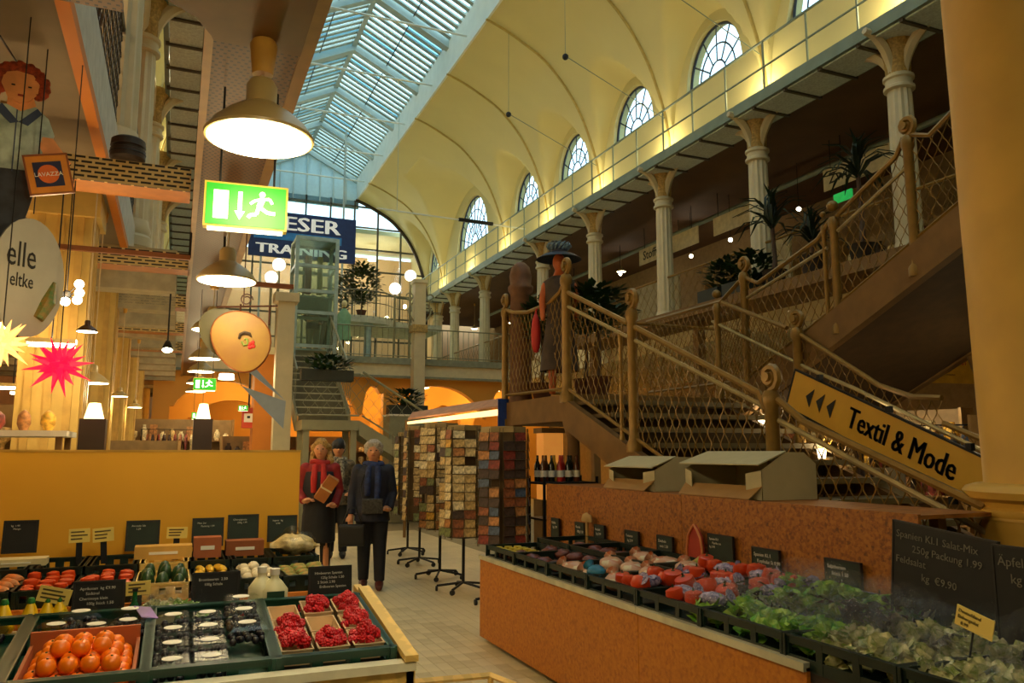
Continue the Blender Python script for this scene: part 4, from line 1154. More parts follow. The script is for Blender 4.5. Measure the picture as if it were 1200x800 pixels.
# ================================================================ OVERHEAD TRAYS AND LAMPS (left aisle)
T = thing('lamp_tray', 'long perforated metal tray running overhead away from the viewer above the pendant lamps', 'tray', (0, 0, 0))
B().b2((.06, 3.6, 3.42), (.44, 21, 3.43)).ob('perforated_sheet', perf, T)
b = B(); b.b2((.02, 3.0, 3.40), (.06, 21, 3.56)); b.b2((.44, 3.0, 3.40), (.50, 21, 3.56)); b.ob('side_lip', mat('tray_lip', '#8f6a30', .45, .2), T)
B().b2((.06, 3.0, 3.55), (.44, 21, 3.56)).ob('lid', mat('tray_brown', '#5a3c16', .6), T)
T = thing('junction_plate', 'wide brown overhead plate with rounded corners at the top left', 'tray', (0, 0, 0))
B().b2((-.02, 1.5, 3.41), (.50, 3.0, 3.56)).ob('box_end', mat('tray_brown', '#5a3c16'), T)
out = [(.44, 2.2), (.44, 3.6), (.06, 3.6), (.05, 3.56), (-.02, 3.42), (-.14, 3.32), (-.30, 3.28), (-1.1, 3.26), (-1.1, 2.2)]
B().prism([(x, y, 3.38) for x, y in out], (0, 0, .03)).ob('plate', mat('plate_brown', '#6a4818', .55, var=.08), T)
B().b2((-1.1, 3.26, 3.38), (-.30, 3.5, 3.41)).ob('perforated_sheet', perf, T)
pm = B().b2((-.9, -.15, -.01), (.0, -.13, .16)).mesh('slotted_side', perfv)
lm = B().b2((-.9, -.13, -.01), (.0, .15, .01)).b2((-.9, .13, .01), (.0, .15, .13)).mesh('tray_floor', mat('tray_orange', '#b5702a', .5, .1))
for i, (y, x0) in enumerate(((6.1, 0), (8.75, .04), (11.1, .04), (13.5, .04), (15.9, .04))):
    T = thing('cross_tray', 'perforated cross tray spanning from the left arcade to the long tray, %s from the front' % ORD[i], 'tray', (x0, y, 3.41), group='cross trays over the left aisle')
    T.scale = (1 if i == 0 else 1.5, 1, 1)
    put('slotted_side', pm, T); put('tray_floor', lm, T)
T = thing('brown_rail', 'thin brown rail crossing below the nearest cross tray', 'rail', (0, 7.1, 3.18))
B().b2((-.95, -.02, -.02), (.03, .02, .02)).ob('bar', mat('rail_brown', '#7a4418', .5), T); B().tube([(.025, 0, 0), (.025, 0, .23)], .01, 4).ob('rod', darkm, T)
T = thing('brown_rail', 'short brown rail end showing behind the exit sign', 'rail', (0, 7.2, 3.02))
B().b2((.2, -.02, -.02), (.9, .02, .02)).ob('bar', mat('rail_brown', '#7a4418', .5), T); B().tube([(.3, 0, 0), (.3, 0, .40)], .01, 4).ob('rod', darkm, T)
def pendant(loc, label, s=1.0, e=40, ztop=3.40, shade='lamp_enamel', grp='pendant lamps over the left aisle', light=True, col=(1, .78, .42)):
    T = thing('pendant_lamp', label, 'lamp', loc, group=grp); T['ztop'] = ztop
    sm = MATS[shade]
    P = [(.232, -.012), (.235, 0), (.20, .05), (.145, .10), (.10, .13), (.068, .15), (.066, .16), (.066, .235), (.05, .262), (.02, .268), (.001, .268)]
    B().lathe([(r*s, z*s) for r, z in P], 40).ob('shade', sm, T, smooth=40)
    B().lathe([(.001, -.016*s), (.222*s, -.014*s)], 32).ob('diffuser', glow, T, smooth=60)
    hgt = ztop-loc[2]
    B().tube([(0, 0, .26*s), (0, 0, hgt)], .006, 6).ob('cord', mat('cord', '#c9b48a', .5), T)
    B().lathe([(.045*s, hgt-.16*s), (.06*s, hgt-.02), (.05*s, hgt), (.001, hgt)], 16).ob('ceiling_cup', mat('cup', '#c9973f', .5), T, smooth=40)
    if light: lamp('pendant_light', (0, 0, -.09), e, col, .16*s, parent=T)
    return T
pendant((.27, 3.52, 2.93), 'big enamel pendant lamp at the top left, nearest and brightest', 1.0, 30, 3.38)
pendant((.27, 1.3, 2.93), 'enamel pendant lamp of the same row above and behind the viewer', 1.0, 62, 3.41)
for i, (y, z, s) in enumerate(((6.05, 2.80, .9), (8.8, 2.83, .9), (11.6, 2.83, .9), (13.8, 2.86, .9), (16.2, 2.86, .9), (18.6, 2.87, .9))):
    pendant((.28+.012*i, y, z), 'pendant lamp under the long overhead tray, %s behind the big one' % ORD[i], s, 22)
pendant(tuple(at(108, 448, y=8.3)), 'grey pendant lamp beside the red star', .62, 14, 3.83, grp=None)
mat('dark_shade', '#3a2410', .4)
pendant(tuple(at(102, 388, y=7.2)), 'small dark pendant lamp above the red star', .34, 5, 3.83, 'dark_shade', None)
pendant(tuple(at(140, 464, y=11)), 'small pendant lamp between the left piers', .42, 7, 3.36, grp=None)
pendant(tuple(at(158, 477, y=14)), 'tiny pendant lamp deep between the left piers', .45, 7, 3.36, grp=None)
for i, (px, py, y) in enumerate(((15, 456, 9.5), (30, 462, 11.5), (60, 406, 7.0))):
    p = at(px, py, y=y)
    T = thing('tube_lamp', 'flat glowing tube lamp at the left edge, %s from the left' % ORD[i], 'lamp', p)
    B().b2((-.16, -.04, 0), (.16, .04, .025)).ob('tube', glow, T); B().b2((-.17, -.05, .025), (.17, .05, .06)).ob('housing', lampw, T)
    B().tube([(0, 0, .06), (0, 0, 3.83-p.z)], .006, 5).ob('rod', darkm, T)
    lamp('tube_light', (0, 0, -.05), 14, (1, .7, .3), .15, parent=T)
# lamps above the left gallery and over the counter on the right
for i, (x, y) in enumerate(((-2.0, 6.5), (-2.0, 11), (-2, 16))):
    pendant((x, y, 6.6), 'pendant lamp over the left gallery, %s from the front' % ORD[i], .9, 45, 7.6, grp='pendant lamps over the left gallery', col=(1, .65, .28))
# speaker-like dark drum on the first tray, small spotlight, other bits
T = thing('round_speaker', 'dark ribbed drum shaped speaker standing on the nearest cross tray', 'speaker', (-.42, 5.97, 3.57))
B().lathe([(.10, 0), (.115, .02), (.115, .08), (.105, .085), (.105, .10), (.115, .105), (.11, .15), (.09, .165), (.04, .168), (.001, .165)], 24).ob('drum', mat('speaker_brown', '#2c2018', .5), T, smooth=30)
B().lathe([(.117, .05), (.119, .055), (.117, .06)], 24).ob('band', darkm, T)
p = at(196, 410, y=9.75)
T = thing('spotlight', 'small dark spotlight with a bright lens under the beams on the left', 'lamp', p)
B().lathe([(.06, 0), (.06, .02), (.04, .08), (.02, .12), (.001, .12)], 14, (0, 0, 0), Matrix.Rotation(R(-25), 3, 'X')).ob('housing', darkm, T, smooth=40)
B().lathe([(.001, -.002), (.055, -.002)], 14, (0, 0, 0), Matrix.Rotation(R(-25), 3, 'X')).ob('lens', glow, T)
B().tube([(0, 0, .1), (0, 0, 3.36-p.z)], .01, 5).ob('rod', darkm, T)
# ---- green emergency exit sign
def exitsign(loc, s, label, full=True):
    T = thing('exit_sign', label, 'sign', loc, R(-4)); T.scale = (s, s, s)
    gm = mat('exit_green', '#12a016', .4, emit=.6, var=.02); wm = mat('exit_white', '#eafce0', .4, emit=1.6)
    B().b2((-.20, -.03, -.115), (.20, .03, .115)).ob('case', mat('exit_case', '#c9b23a', .4), T)
    B().b2((-.19, -.034, -.105), (.19, -.03, .105)).ob('panel', gm, T)
    B().b2((-.18, -.02, -.125), (.18, .02, -.115)).ob('light_strip', glows, T)
    b = B(); b.b2((-.155, -.037, -.075), (-.085, -.034, .07)); b.ob('door_symbol', wm, T)
    b = B(); b.b2((-.04, -.037, -.03), (-.02, -.034, .07)); b.prism([(-.055, -.034, -.03), (-.005, -.034, -.03), (-.03, -.034, -.075)], (0, -.003, 0)); b.ob('arrow_symbol', wm, T)
    b = B(); F_ = lambda x, z: (x, -.034, z)
    b.lathe([(.001, 0), (.015, 0), (.015, .003), (.001, .003)], 12, F_(.075, .065), Matrix.Rotation(PI/2, 3, 'X'))
    for P, wd in (([(.078, .045), (.062, .0)], .014), ([(.075, .04), (.04, .03), (.018, .012)], .007), ([(.08, .04), (.11, .045), (.125, .02)], .007), ([(.062, 0), (.098, -.025), (.108, -.028), (.14, -.03)], .009), ([(.06, .0), (.05, -.04), (.02, -.045), (.01, -.06)], .009)):
        for (xa, za), (xb, zb) in zip(P, P[1:]):
            d = Vector((xb-xa, 0, zb-za)); nn = Vector((-d.z, 0, d.x)).normalized()*wd
            a, c = Vector(F_(xa, za)), Vector(F_(xb, zb))
            b.prism([a+nn, c+nn, c-nn, a-nn], (0, -.003, 0))
    b.ob('running_figure', wm, T)
    if full:
        b = B()
        for x in (-.13, .13): b.tube([(x, 0, .115), (x, 0, (3.40-loc[2])/s)], .006, 5)
        b.ob('rods', darkm, T)
    return T
exitsign((.265, 4.1, 2.775), 1.0, 'large glowing green exit sign with a running figure, nearest of the exit signs')
exitsign(tuple(at(240, 450, y=9.6)), .62, 'smaller green exit sign hanging below the row of pendant lamps')
exitsign(tuple(at(232, 487, y=14)), .5, 'dim green exit sign low beside the dark pedestal lamp')
exitsign(tuple(at(285, 478, y=17.285)), .5, 'tiny green exit sign near the red clock box', False)
# ---- round hanging sign with a face
p = at(283, 400, y=6.5)
T = thing('hanging_sign', 'round ochre hanging sign with a small winking face mark on an iron bracket', 'sign', p, R(-8))
def blob(rx, rz, y, k=.0): return [(rx*(1+.16*math.sin(a))*math.cos(a)+.03*math.sin(a)*-1, y, rz*(1+k*math.sin(a))*math.sin(a)) for a in [2*PI*i/28 for i in range(28)]]
B().prism([(x*1.0, y_, z) for x, y_, z in blob(.215, .235, 0)], (0, .03, 0)).ob('disc', mat('sign_ochre', '#94701c', .5, var=.2, scale=4, col2='#855c1c'), T)
B().tube(blob(.218, .238, .015), .009, 6, closed=True).ob('rim', mat('sign_rim', '#8a4a1c', .5), T)
B().prism([(x*.95-.14, y_+.06, z+.07) for x, y_, z in blob(.19, .20, 0)], (0, .02, 0)).ob('rear_disc', mat('sign_olive', '#4a4420', .5), T)
B().tube([(-.02, -.004, .02), (-.01, -.004, .055), (.02, -.004, .07), (.06, -.004, .06), (.075, -.004, .035)], [.01, .014, .016, .014, .004], 6).ob('brow', mat('brow_brown', '#3a2a16'), T)
B().tube([(0, -.003, .0), (.02, -.003, -.03), (.05, -.003, -.02), (.04, -.003, .02), (.02, -.003, .02)], .010, 6).ob('leaf_mark', mat('mark_green', '#7a8a3a'), T)
b = B()
for x, z in ((.06, -.02), (.085, -.005), (.065, -.045), (.09, -.035)): b.lathe([(.001, 0), (.016, 0), (.012, .006), (.001, .008)], 10, (x, -.002, z), Matrix.Rotation(PI/2, 3, 'X'))
b.ob('red_mark', mat('mark_red', '#c01a12'), T)
b = B(); b.tube([(-.2, .03, .27), (.26, .03, .30)], .008, 6); 
b.tube([(0.02+.05*math.cos(a)*(1-a/16), .03, .34+.05*math.sin(a)*(1-a/16)) for a in [i*.5 for i in range(18)]], .006, 5)
b.tube([(0, .03, .29), (0, .03, 3.40-p.z)], .005, 5); b.tube([(-.02, .02, .3), (-.02, .02, .22)], .008, 5); b.tube([(.2, .02, .3), (.2, .02, .14)], .008, 5)
b.ob('bracket', mat('iron_bracket', '#4a2a1a', .5, .3), T)
# ---- paper stars
def star(loc, r, m, label, n=22, k=.34, cord=3.83):
    T = thing('paper_star', label, 'lantern', loc)
    b = B(); b.ball((0, 0, 0), r*k, 12, 8)
    b.ob('core', m, T)
    for i in range(n):
        z = 1-2*(i+.5)/n; q = math.sqrt(1-z*z); a = i*2.39996
        d = Vector((q*math.cos(a), q*math.sin(a), z)); u = d.orthogonal().normalized(); v = d.cross(u); c = d*r*k*.7
        rr = r*.14; L_ = r*(1 if i % 2 else .8)
        B().add([c+u*rr, c+v*rr, c-u*rr, c-v*rr, d*L_], [(0, 1, 4), (1, 2, 4), (2, 3, 4), (3, 0, 4)]).ob('spike', m, T)
    B().tube([(0, 0, r*.3), (0, 0, cord-loc[2])], .003, 4).ob('cord', darkm, T)
    return T
star(at(69, 428, y=5.0), .185, mat('star_red', '#f0144a', .5, emit=.75, var=.08), 'big bright red many pointed paper star', 30)
star(at(2, 402, y=4.6), .16, mat('star_cream', '#ffc878', .5, emit=.9, var=.05), 'glowing cream paper star cut by the left edge', 26)
lamp('star_light', at(6, 402, y=4.3), 10, (1, .6, .2), .1)
# ---- lamp with several globe bulbs
p = at(78, 345, y=6.0)
T = thing('globe_chandelier', 'small dark chandelier with six glowing globe bulbs', 'lamp', p)
b = B(); b.ball((0, 0, 0), .03, 10, 6); b.tube([(0, 0, 0), (0, 0, 3.4-p.z)], .005, 5)
for i, (dx, dz) in enumerate(((-.10, .02), (.075, .07), (.08, .01), (.07, -.04), (-.14, -.05), (.0, -.055))):
    b.tube([(0, 0, 0), (dx, -.03, dz)], .004, 4)
    B().ball((dx, -.04, dz), .030, 12, 8).ob('bulb', glow, T, smooth=80)
b.ob('frame', darkm, T)
lamp('chandelier_light', (0, -.15, 0), 16, (1, .65, .3), .1, parent=T)
# ---- painted wooden figure of a boy holding a small plaque, flat board
p = at(20, 180, y=5.0)
T = thing('painted_cutout', 'painted flat wooden figure of a curly haired boy in a blue shirt', 'figure', (p.x, 5.0, 0), R(6))
def zz(py): return at(20, py, y=5.0).z
def fl_(pts, m, nm, dy=0, th=.012): return B().prism([((px-20)*.00575, dy, zz(py)) for px, py in pts], (0, th, 0)).ob(nm, m, T)
fl_([(-30, 195), (40, 195), (38, 215), (33, 245), (24, 290), (4, 292), (0, 300), (-30, 300)], mat('trouser_blue', '#2c3038', .6, var=.4, scale=14), 'trousers')
fl_([(-30, 130), (8, 124), (20, 130), (32, 122), (44, 134), (50, 152), (48, 160), (41, 163), (40, 198), (-30, 200)], mat('shirt_blue', '#a8b8aa', .6, var=.3, scale=12), 'shirt', -.004)
fl_([(40, 156), (49, 156), (66, 182), (60, 190), (46, 184), (38, 168)], mat('figure_skin', '#e29658', .6, var=.15, scale=9), 'arm', -.006)
fl_([(8, 112), (30, 112), (33, 124), (19, 142), (8, 126)], mat('figure_skin', '#e29658'), 'neck', -.002)
fl_([(2, 100), (4, 88), (14, 84), (28, 86), (34, 96), (33, 108), (26, 118), (18, 121), (8, 116)], mat('figure_skin', '#e29658'), 'face', -.012)
b = B()
for i in range(34):
    a = R(-30)+R(240)*i/33; rr = random.uniform(17, 23)
    px, py = 18+rr*math.cos(a), 100-rr*math.sin(a)*1.05
    b.ball(((px-20)*.00575, -.004, zz(py)), .028, 8, 5, .1, (1, .35, 1))
b.prism([((px-20)*.00575, .002, zz(py)) for px, py in ((0, 106), (0, 86), (10, 78), (26, 78), (36, 88), (36, 108))], (0, .01, 0)); b.ob('curly_hair', mat('hair_auburn', '#94360f', .7, var=.4, scale=40), T, smooth=50)
b = B()
for px, py, w_, h_ in ((12, 101, 3, 1), (26, 101, 3, 1)): b.box(((px-20)*.00575, -.014, zz(py)), (w_*.006, .003, h_*.008))
b.ob('eyes', mat('paint_dark', '#2a160c'), T)
B().box(((19-20)*.00575, -.014, zz(112)), (.03, .003, .012)).ob('mouth', mat('paint_red', '#a0301c'), T)
b = B(); b.box(((17-20)*.00575, -.006, zz(165)), (.006, .003, .36)); b.ob('placket', mat('paint_blue', '#3a4a68'), T)
b = B(); b.prism([((4-20)*.00575, -.010, zz(124)), ((19-20)*.00575, -.010, zz(143)), ((12-20)*.00575, -.010, zz(146)), (-.12, -.010, zz(132))], (0, .004, 0)); b.prism([((34-20)*.00575, -.010, zz(124)), ((19-20)*.00575, -.010, zz(143)), ((27-20)*.00575, -.010, zz(146)), ((38-20)*.00575, -.010, zz(130))], (0, .004, 0)); b.ob('collar', mat('paint_blue', '#3a4a68'), T)
b = B(); b.b2((-.1, .012, zz(300)), (-.06, .03, zz(120))); b.ob('brace', mat('raw_wood', '#8a6430'), T)
# plaque
p = at(57, 204, y=4.9)
T = thing('plaque', 'small orange plaque with a dark blue square held by the painted boy', 'sign', p, rot=(0, R(-14), R(5)))
B().b2((-.105, 0, -.11), (.105, .015, .11)).ob('board', mat('plaque_orange', '#d0801c', .5), T)
b = B(); b.b2((-.110, -.004, -.115), (-.10, .018, .115)); b.b2((.10, -.004, -.115), (.11, .018, .115)); b.b2((-.11, -.004, .105), (.11, .018, .115)); b.b2((-.11, -.004, -.115), (.11, .018, -.105)); b.ob('frame', mat('sign_rim', '#8a4a1c'), T)
B().b2((-.07, -.003, -.07), (.07, 0, .07)).ob('square', mat('plaque_navy', '#1a1a3c'), T)
B().lathe([(.001, 0), (.052, 0), (.052, .002), (.001, .002)], 24, (0, -.003, 0), Matrix.Rotation(PI/2, 3, 'X')).ob('disc', mat('plaque_disc', '#d8641c'), T)
text('LAVAZZA', .032, paperw, T, (0, -.007, -.012), align='CENTER')
# white round banner with lettering
p = at(34, 325, y=4.95)
T = thing('round_banner', 'pale grey round banner with handwritten dark letters below the painted boy', 'sign', p, R(44))
B().prism([(.21*math.cos(a), 0, .33*math.sin(a)) for a in [2*PI*i/32 for i in range(32)]], (0, .012, 0)).ob('disc', mat('banner_grey', '#aaa898', .6, var=.05), T)
text('elle', .20, mat('ink_dark', '#23221e'), T, (-.14, -.004, .05), xs=.62); text('eltke', .11, mat('ink_dark', '#23221e'), T, (-.11, -.004, -.06), xs=.62)
b = B(); b.tube([(.07, -.003, -.22), (.12, -.003, -.12), (.15, -.003, 0)], [.03, .04, .01], 8); b.ob('painted_leaves', mat('leaf_paint', '#4a6a2a', var=.5, scale=30, col2='#8a6a2a'), T)
b = B(); b.tube([(0, .006, .36), (0, .006, 3.83-p.z)], .004, 4); b.ob('cord', darkm, T)
# wires
for i, (a, c) in enumerate((((0, 15, 5.0), (165, 178, 10)), ((0, 42, 4.6), (100, 200, 9)))):
    pa, pc = at(a[0], a[1], y=a[2]), at(c[0], c[1], y=c[2])
    T = thing('stay_wire', 'thin dark steel wire crossing the top left, %s one' % ['upper', 'lower'][i], 'wire', pa)
    B().tube([(0, 0, 0), tuple(pc-pa)], .006, 5).ob('cable', darkm, T)
    B().tube([tuple((pc-pa)*.48), tuple((pc-pa)*.52)], .014, 6).ob('turnbuckle', darkm, T)
# pale sail cloths at the left of the far stairs
for i, (pts, y) in enumerate(((((283, 452), (335, 470), (332, 502)), 11.0), (((262, 412), (335, 470), (300, 432)), 11.4))):
    P = [at(a, b_, y=y) for a, b_ in pts]
    T = thing('cloth_sail', ['pale blue grey triangular cloth hanging beside the round sign, lower one', 'pale triangular cloth hanging beside the round sign, upper one'][i], 'cloth', (0, 0, 0))
    B().prism(P, (0, .02, 0)).ob('cloth', mat('sail_cloth', '#9aa6b0', .8, var=.05), T)
    B().tube([P[0], (.47, P[0].y, 3.42)], .004, 4).ob('cord', darkm, T)
# dark pedestals with cone lamps
for i, (px, w_) in enumerate(((110, 25), (238, 20))):
    a = at(px, 491, y=6.5)
    T = thing('pedestal_lamp', 'glowing cone lamp on a tall dark brown pedestal, %s one behind the partition' % ['left', 'right'][i], 'lamp', (a.x, 6.5, 0))
    hw = w_/2*.0068
    B().b2((-hw, -hw, 0), (hw, hw, a.z)).ob('pedestal', mat('pedestal_brown', '#24140c', .4), T)
    B().lathe([(hw*.8, a.z), (hw*.45, a.z+.115), (.001, a.z+.12)], 20).ob('cone_shade', mat('cone_glow', '#ffe9a8', emit=2.6), T, smooth=40)
    lamp('cone_light', (0, -.15, a.z+.2), 5, (1, .65, .3), .06, parent=T)
# ================================================================ BACKGROUND: far hall, shops, racks, people
PAL = ['#b89c62', '#8a4e28', '#c4ae7a', '#3e2c22', '#ac7640', '#727a4a', '#d8caa0', '#7a2c1c', '#44546c', '#c89a32']
PNAME = ['tan', 'rust brown', 'cream', 'dark', 'orange brown', 'olive green', 'pale', 'deep red', 'slate blue', 'mustard']
PM = [mat('goods_'+n.replace(' ', '_'), c, .6, var=.45, scale=28) for n, c in zip(PNAME, PAL)]
# ---- spinner racks with greeting cards
cm = [B().b2((-.064, -.004, -.050), (.064, 0, .050)).mesh('card', m) for m in PM]
whl = B().lathe([(.001, -.012), (.03, -.012), (.03, .012), (.001, .012)], 10, (0, 0, .03), Matrix.Rotation(PI/2, 3, 'Y')).mesh('caster', blackm)
def rack(x, y, h, rad, label, short, rows=12, sides=6, rz=0, dark=False, colw=2):
    T = thing('spinner_rack', label, 'card rack', (x, y, 0), rz)
    B().tube([(0, 0, .1), (0, 0, h)], .018, 8).ob('pole', darkm, T)
    for i in range(5):
        a = 2*PI*i/5; e = (.30*math.cos(a), .30*math.sin(a), .06)
        B().tube([(0, 0, .10), e], .014, 6).ob('base_arm', darkm, T); put('caster', whl, T, (e[0], e[1], 0), (0, 0, a))
    w = B(); z0 = .62
    for s in range(sides):
        a = 2*PI*s/sides; c, n_ = math.cos(a), math.sin(a)
        for e in (-.13, 0, .13):
            px_, py_ = rad*c-e*n_, rad*n_+e*c
            w.tube([(px_, py_, z0-.03), (px_, py_, h-.02)], .004, 4)
        for r_ in range(rows):
            z = z0+(h-z0-.06)*r_/rows
            w.tube([((rad+.02)*c+.13*n_, (rad+.02)*n_-.13*c, z), ((rad+.02)*c-.13*n_, (rad+.02)*n_+.13*c, z)], .003, 4)
    stuff(w.ob('wire_frame', mat('rack_wire', '#5a4c30', .4, .5), T))
    B().lathe([(rad-.03, z0-.02), (rad-.03, z0), (.02, z0)], sides).ob('lower_plate', darkm, T); B().lathe([(rad-.02, h-.06), (rad-.02, h), (.001, h+.01)], sides).ob('top_plate', mat('rack_top', '#a08a58', .6), T)
    bk = B(); bk.lathe([(rad-.035, z0), (rad-.035, h-.06)], sides); bk.ob('backing', mat('rack_back', '#5a4426', .8), T)
    for s in range(sides):
        a = 2*PI*s/sides+rz; nrm = Vector((math.cos(a), math.sin(a), 0))
        if nrm.dot(Vector((-x, -y, 0)).normalized()) < .05: continue
        side = 'left' if nrm.dot(_rt) < -.3 else ('right' if nrm.dot(_rt) > .3 else 'front')
        for r_ in range(rows):
            for c in range(colw):
                e = (-.065, .065)[c] if colw == 2 else 0
                z = z0+(h-z0-.06)*(r_+.5)/rows
                k = random.choice((0, 0, 2, 3, 4, 6, 6, 2, 5, 1, 0, 2, 9) if not dark else (3, 1, 7, 3, 8, 3, 4))
                pos = Vector((x, y, z))+nrm*(rad+.008)+Vector((-math.sin(a), math.cos(a), 0))*e
                if random.random() < .06: continue
                o = put('greeting_card', cm[k], None, pos, (R(-8), R(random.uniform(-5, 5)), a+PI/2), (random.uniform(.85, 1.06), 1, random.uniform(.8, 1.15)))
                tag(o, '%s card, %s row up, %s face, %s, %s' % (PNAME[k], ORD[r_], side, short, ['left', 'right'][c] if colw == 2 else 'single'), 'card', 'greeting cards on the spinner racks')
rack(3.38, 12.2, 1.86, .22, 'card spinner rack on casters, farthest left of the rack row', 'farthest rack', 11, 6, .3, colw=1)
rack(3.22, 11.0, 1.92, .23, 'card spinner rack on casters, second from the left', 'second rack', 12, 6, .1, colw=1)
rack(3.12, 9.75, 1.92, .24, 'card spinner rack on casters in the middle of the row', 'middle rack', 12, 6, .5)
rack(3.08, 8.75, 1.86, .24, 'card spinner rack with broad cards left of the dark rack', 'fourth rack', 12, 6, .2)
rack(3.22, 7.9, 1.82, .26, 'dark spinner rack of postcards nearest the orange counter', 'nearest dark rack', 12, 6, .6, True)

# ---- awning, blue notice, kiosk bits behind the racks
P = [at(478, 492, y=14.5), at(592, 476, y=12.5), at(592, 486, y=12.5), at(478, 497, y=14.5)]
T = thing('kiosk_awning', 'pinkish slanted awning with a lit white underside above the card racks', 'awning', (0, 0, 0))
B().prism([P[0], P[1], P[1]+Vector((.2, .4, .16)), P[0]+Vector((.2, .4, .14))], (0, 0, .03)).ob('canopy', mat('awning_pink', '#c08a68', .7), T)
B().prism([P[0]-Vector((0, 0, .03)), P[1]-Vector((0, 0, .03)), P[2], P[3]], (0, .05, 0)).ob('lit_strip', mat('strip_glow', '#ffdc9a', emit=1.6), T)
for q in (P[0], P[1]): B().tube([(q.x, q.y+.1, 0), (q.x, q.y+.1, q.z)], .03, 6).ob('post', stonem, T)
lamp('awning_light', (4.2, 13.8, 1.9), 25, (1, .7, .35), .3)
p = at(588, 500, y=9.9)
T = thing('blue_notice', 'blue notice board with a small white label under the stair landing', 'sign', (p.x, 9.7, 1.2))
B().b2((-.13, 0, .30), (.13, .02, 1.05)).ob('board', mat('notice_blue', '#173c8a', .5, var=.3, scale=7), T); B().b2((.0, -.004, .50), (.10, 0, .70)).ob('paper_label', paperw, T)
b = B(); b.tube([(0, .01, -1.2), (0, .01, .4)], .02, 6); b.ob('post', darkm, T)
# display board with painted-in lamplight glow, and bottle shelf between racks and board
T = thing('lit_display', 'yellow display board with painted-in lamplight behind the dark postcard rack', 'display', (4.15, 8.7, 0))
B().b2((-.16, -.12, 0), (.16, .12, 1.0)).ob('base', stonem, T); B().b2((-.13, -.1, 1.0), (.13, .1, 1.78)).ob('lamplit_board', mat('painted_lamplight', '#d88a38', emit=.6), T); B().b2((-.16, -.12, 1.78), (.16, .12, 1.84)).ob('cap', stonem, T)
T = thing('bottle_shelf', 'dark metal shelf with bottles at the far end of the orange back board', 'shelf', (3.85, 7.75, 0))
for z in (.85, 1.22): B().b2((-.32, -.2, z), (.32, .2, z+.02)).ob('shelf_board', darkm, T)
for sx in (-1, 1):
    for sy in (-1, 1): B().b2((sx*.31-.012, sy*.19-.012, 0), (sx*.31+.012, sy*.19+.012, 1.3)).ob('leg', darkm, T)
bcol = [('dark green', mat('bottle_dark', '#10180e', .1)), ('amber', mat('bottle_amber', '#5a2c0c', .1)), ('red', mat('bottle_red', '#b01c10', .3)), ('yellow', mat('bottle_yellow', '#d8a020', .3))]
bp_ = [(.001, 0), (.034, .002), (.035, .17), (.015, .22), (.013, .28), (.001, .282)]
for i in range(10):
    nm2, m = bcol[(0, 1, 3, 2, 0, 1, 0, 2, 0, 1)[i]]
    T = thing('bottle', '%s bottle on the dark shelf, %s from the far end' % (nm2, ORD[i]), 'bottle', (3.62+.1*(i % 5), 7.9-.14*(i//5), 1.24), group='bottles on the dark shelf')
    B().lathe(bp_, 12).ob('glass_body', m, T, smooth=50); B().lathe([(.0355, .05), (.0355, .12)], 12).ob('paper_label', paperw, T)
# ---- red bag on the landing rail, mannequin with hat, wooden urn
p = at(628, 388, x=3.93)
T = thing('red_bag', 'red cloth bag hanging on the lattice of the stair landing', 'bag', p)
b = B(); b.lathe([(.001, -.26), (.05, -.25), (.085, -.15), (.09, 0), (.07, .13), (.035, .20), (.001, .21)], 16, (0, 0, 0), None, .6, .85); b.ob('body', mat('bag_red', '#b01c14', .6), T, smooth=60)
B().tube([(0, -.03, .18), (0, 0, .26), (.03, .02, .29), (0, .04, .2)], .008, 5).ob('strap', mat('bag_red', '#b01c14'), T)
HX, HY = at(655, 300, y=8.4).x, 8.4
T = thing('mannequin', 'orange tinted shop mannequin with a feathered blue hat on the stair landing', 'mannequin', (HX, HY, 2.2), R(-20))
b = B(); b.tube([(0, 0, .75), (0, 0, .95), (0, 0, 1.15), (0, 0, 1.35), (0, 0, 1.44), (0, 0, 1.52)], [.15, .12, .15, .17, .08, .05], 16)
b.ball((0, 0, 1.62), .10, 14, 10, 0, (.8, .95, 1.15)); b.tube([(0, -.09, 1.62), (0, -.115, 1.60)], [.012, .016], 6)
for s in (-1, 1): b.tube([(s*.16, 0, 1.36), (s*.21, 0, 1.15), (s*.20, -.05, .9)], [.05, .042, .032], 8)
for s in (-1, 1): b.tube([(s*.08, 0, .8), (s*.09, 0, .4), (s*.09, 0, .03)], [.09, .06, .04], 8)
remeshed(b, 'figure', mat('mannequin_orange', '#c2622a', .5), .018, T)
b = B(); b.tube([(0, 0, .7), (0, 0, .95), (0, 0, 1.15), (0, 0, 1.38), (0, 0, 1.44)], [.19, .15, .175, .19, .10], 16, cap=False); b.tube([(0, 0, .7), (0, 0, .3)], [.19, .24], 16, cap=False)
b.ob('coat', mat('coat_grey', '#3a2c20', .7, var=.3), T, smooth=60)
B().lathe([(.001, 1.86), (.06, 1.85), (.10, 1.80), (.11, 1.735), (.20, 1.705), (.27, 1.66), (.275, 1.655), (.2, 1.695), (.11, 1.72)], 28).ob('hat', mat('hat_navy', '#1c2438', .6, var=.3), T, smooth=60)
b = B()
for i in range(14):
    a = 2*PI*i/14; b.tube([(.09*math.cos(a), .09*math.sin(a), 1.76), (.14*math.cos(a+.4), .14*math.sin(a+.4), 1.82), (.13*math.cos(a+.8), .13*math.sin(a+.8), 1.86)], [.012, .02, .004], 5)
b.ob('feathers', mat('feather_blue', '#6a8494', .7, var=.4, scale=30), T)
p = at(600, 322, y=9.9)
T = thing('wooden_urn', 'tall rounded brown wooden pillar standing at the far corner of the stair landing', 'column', (p.x, 9.6, 2.2))
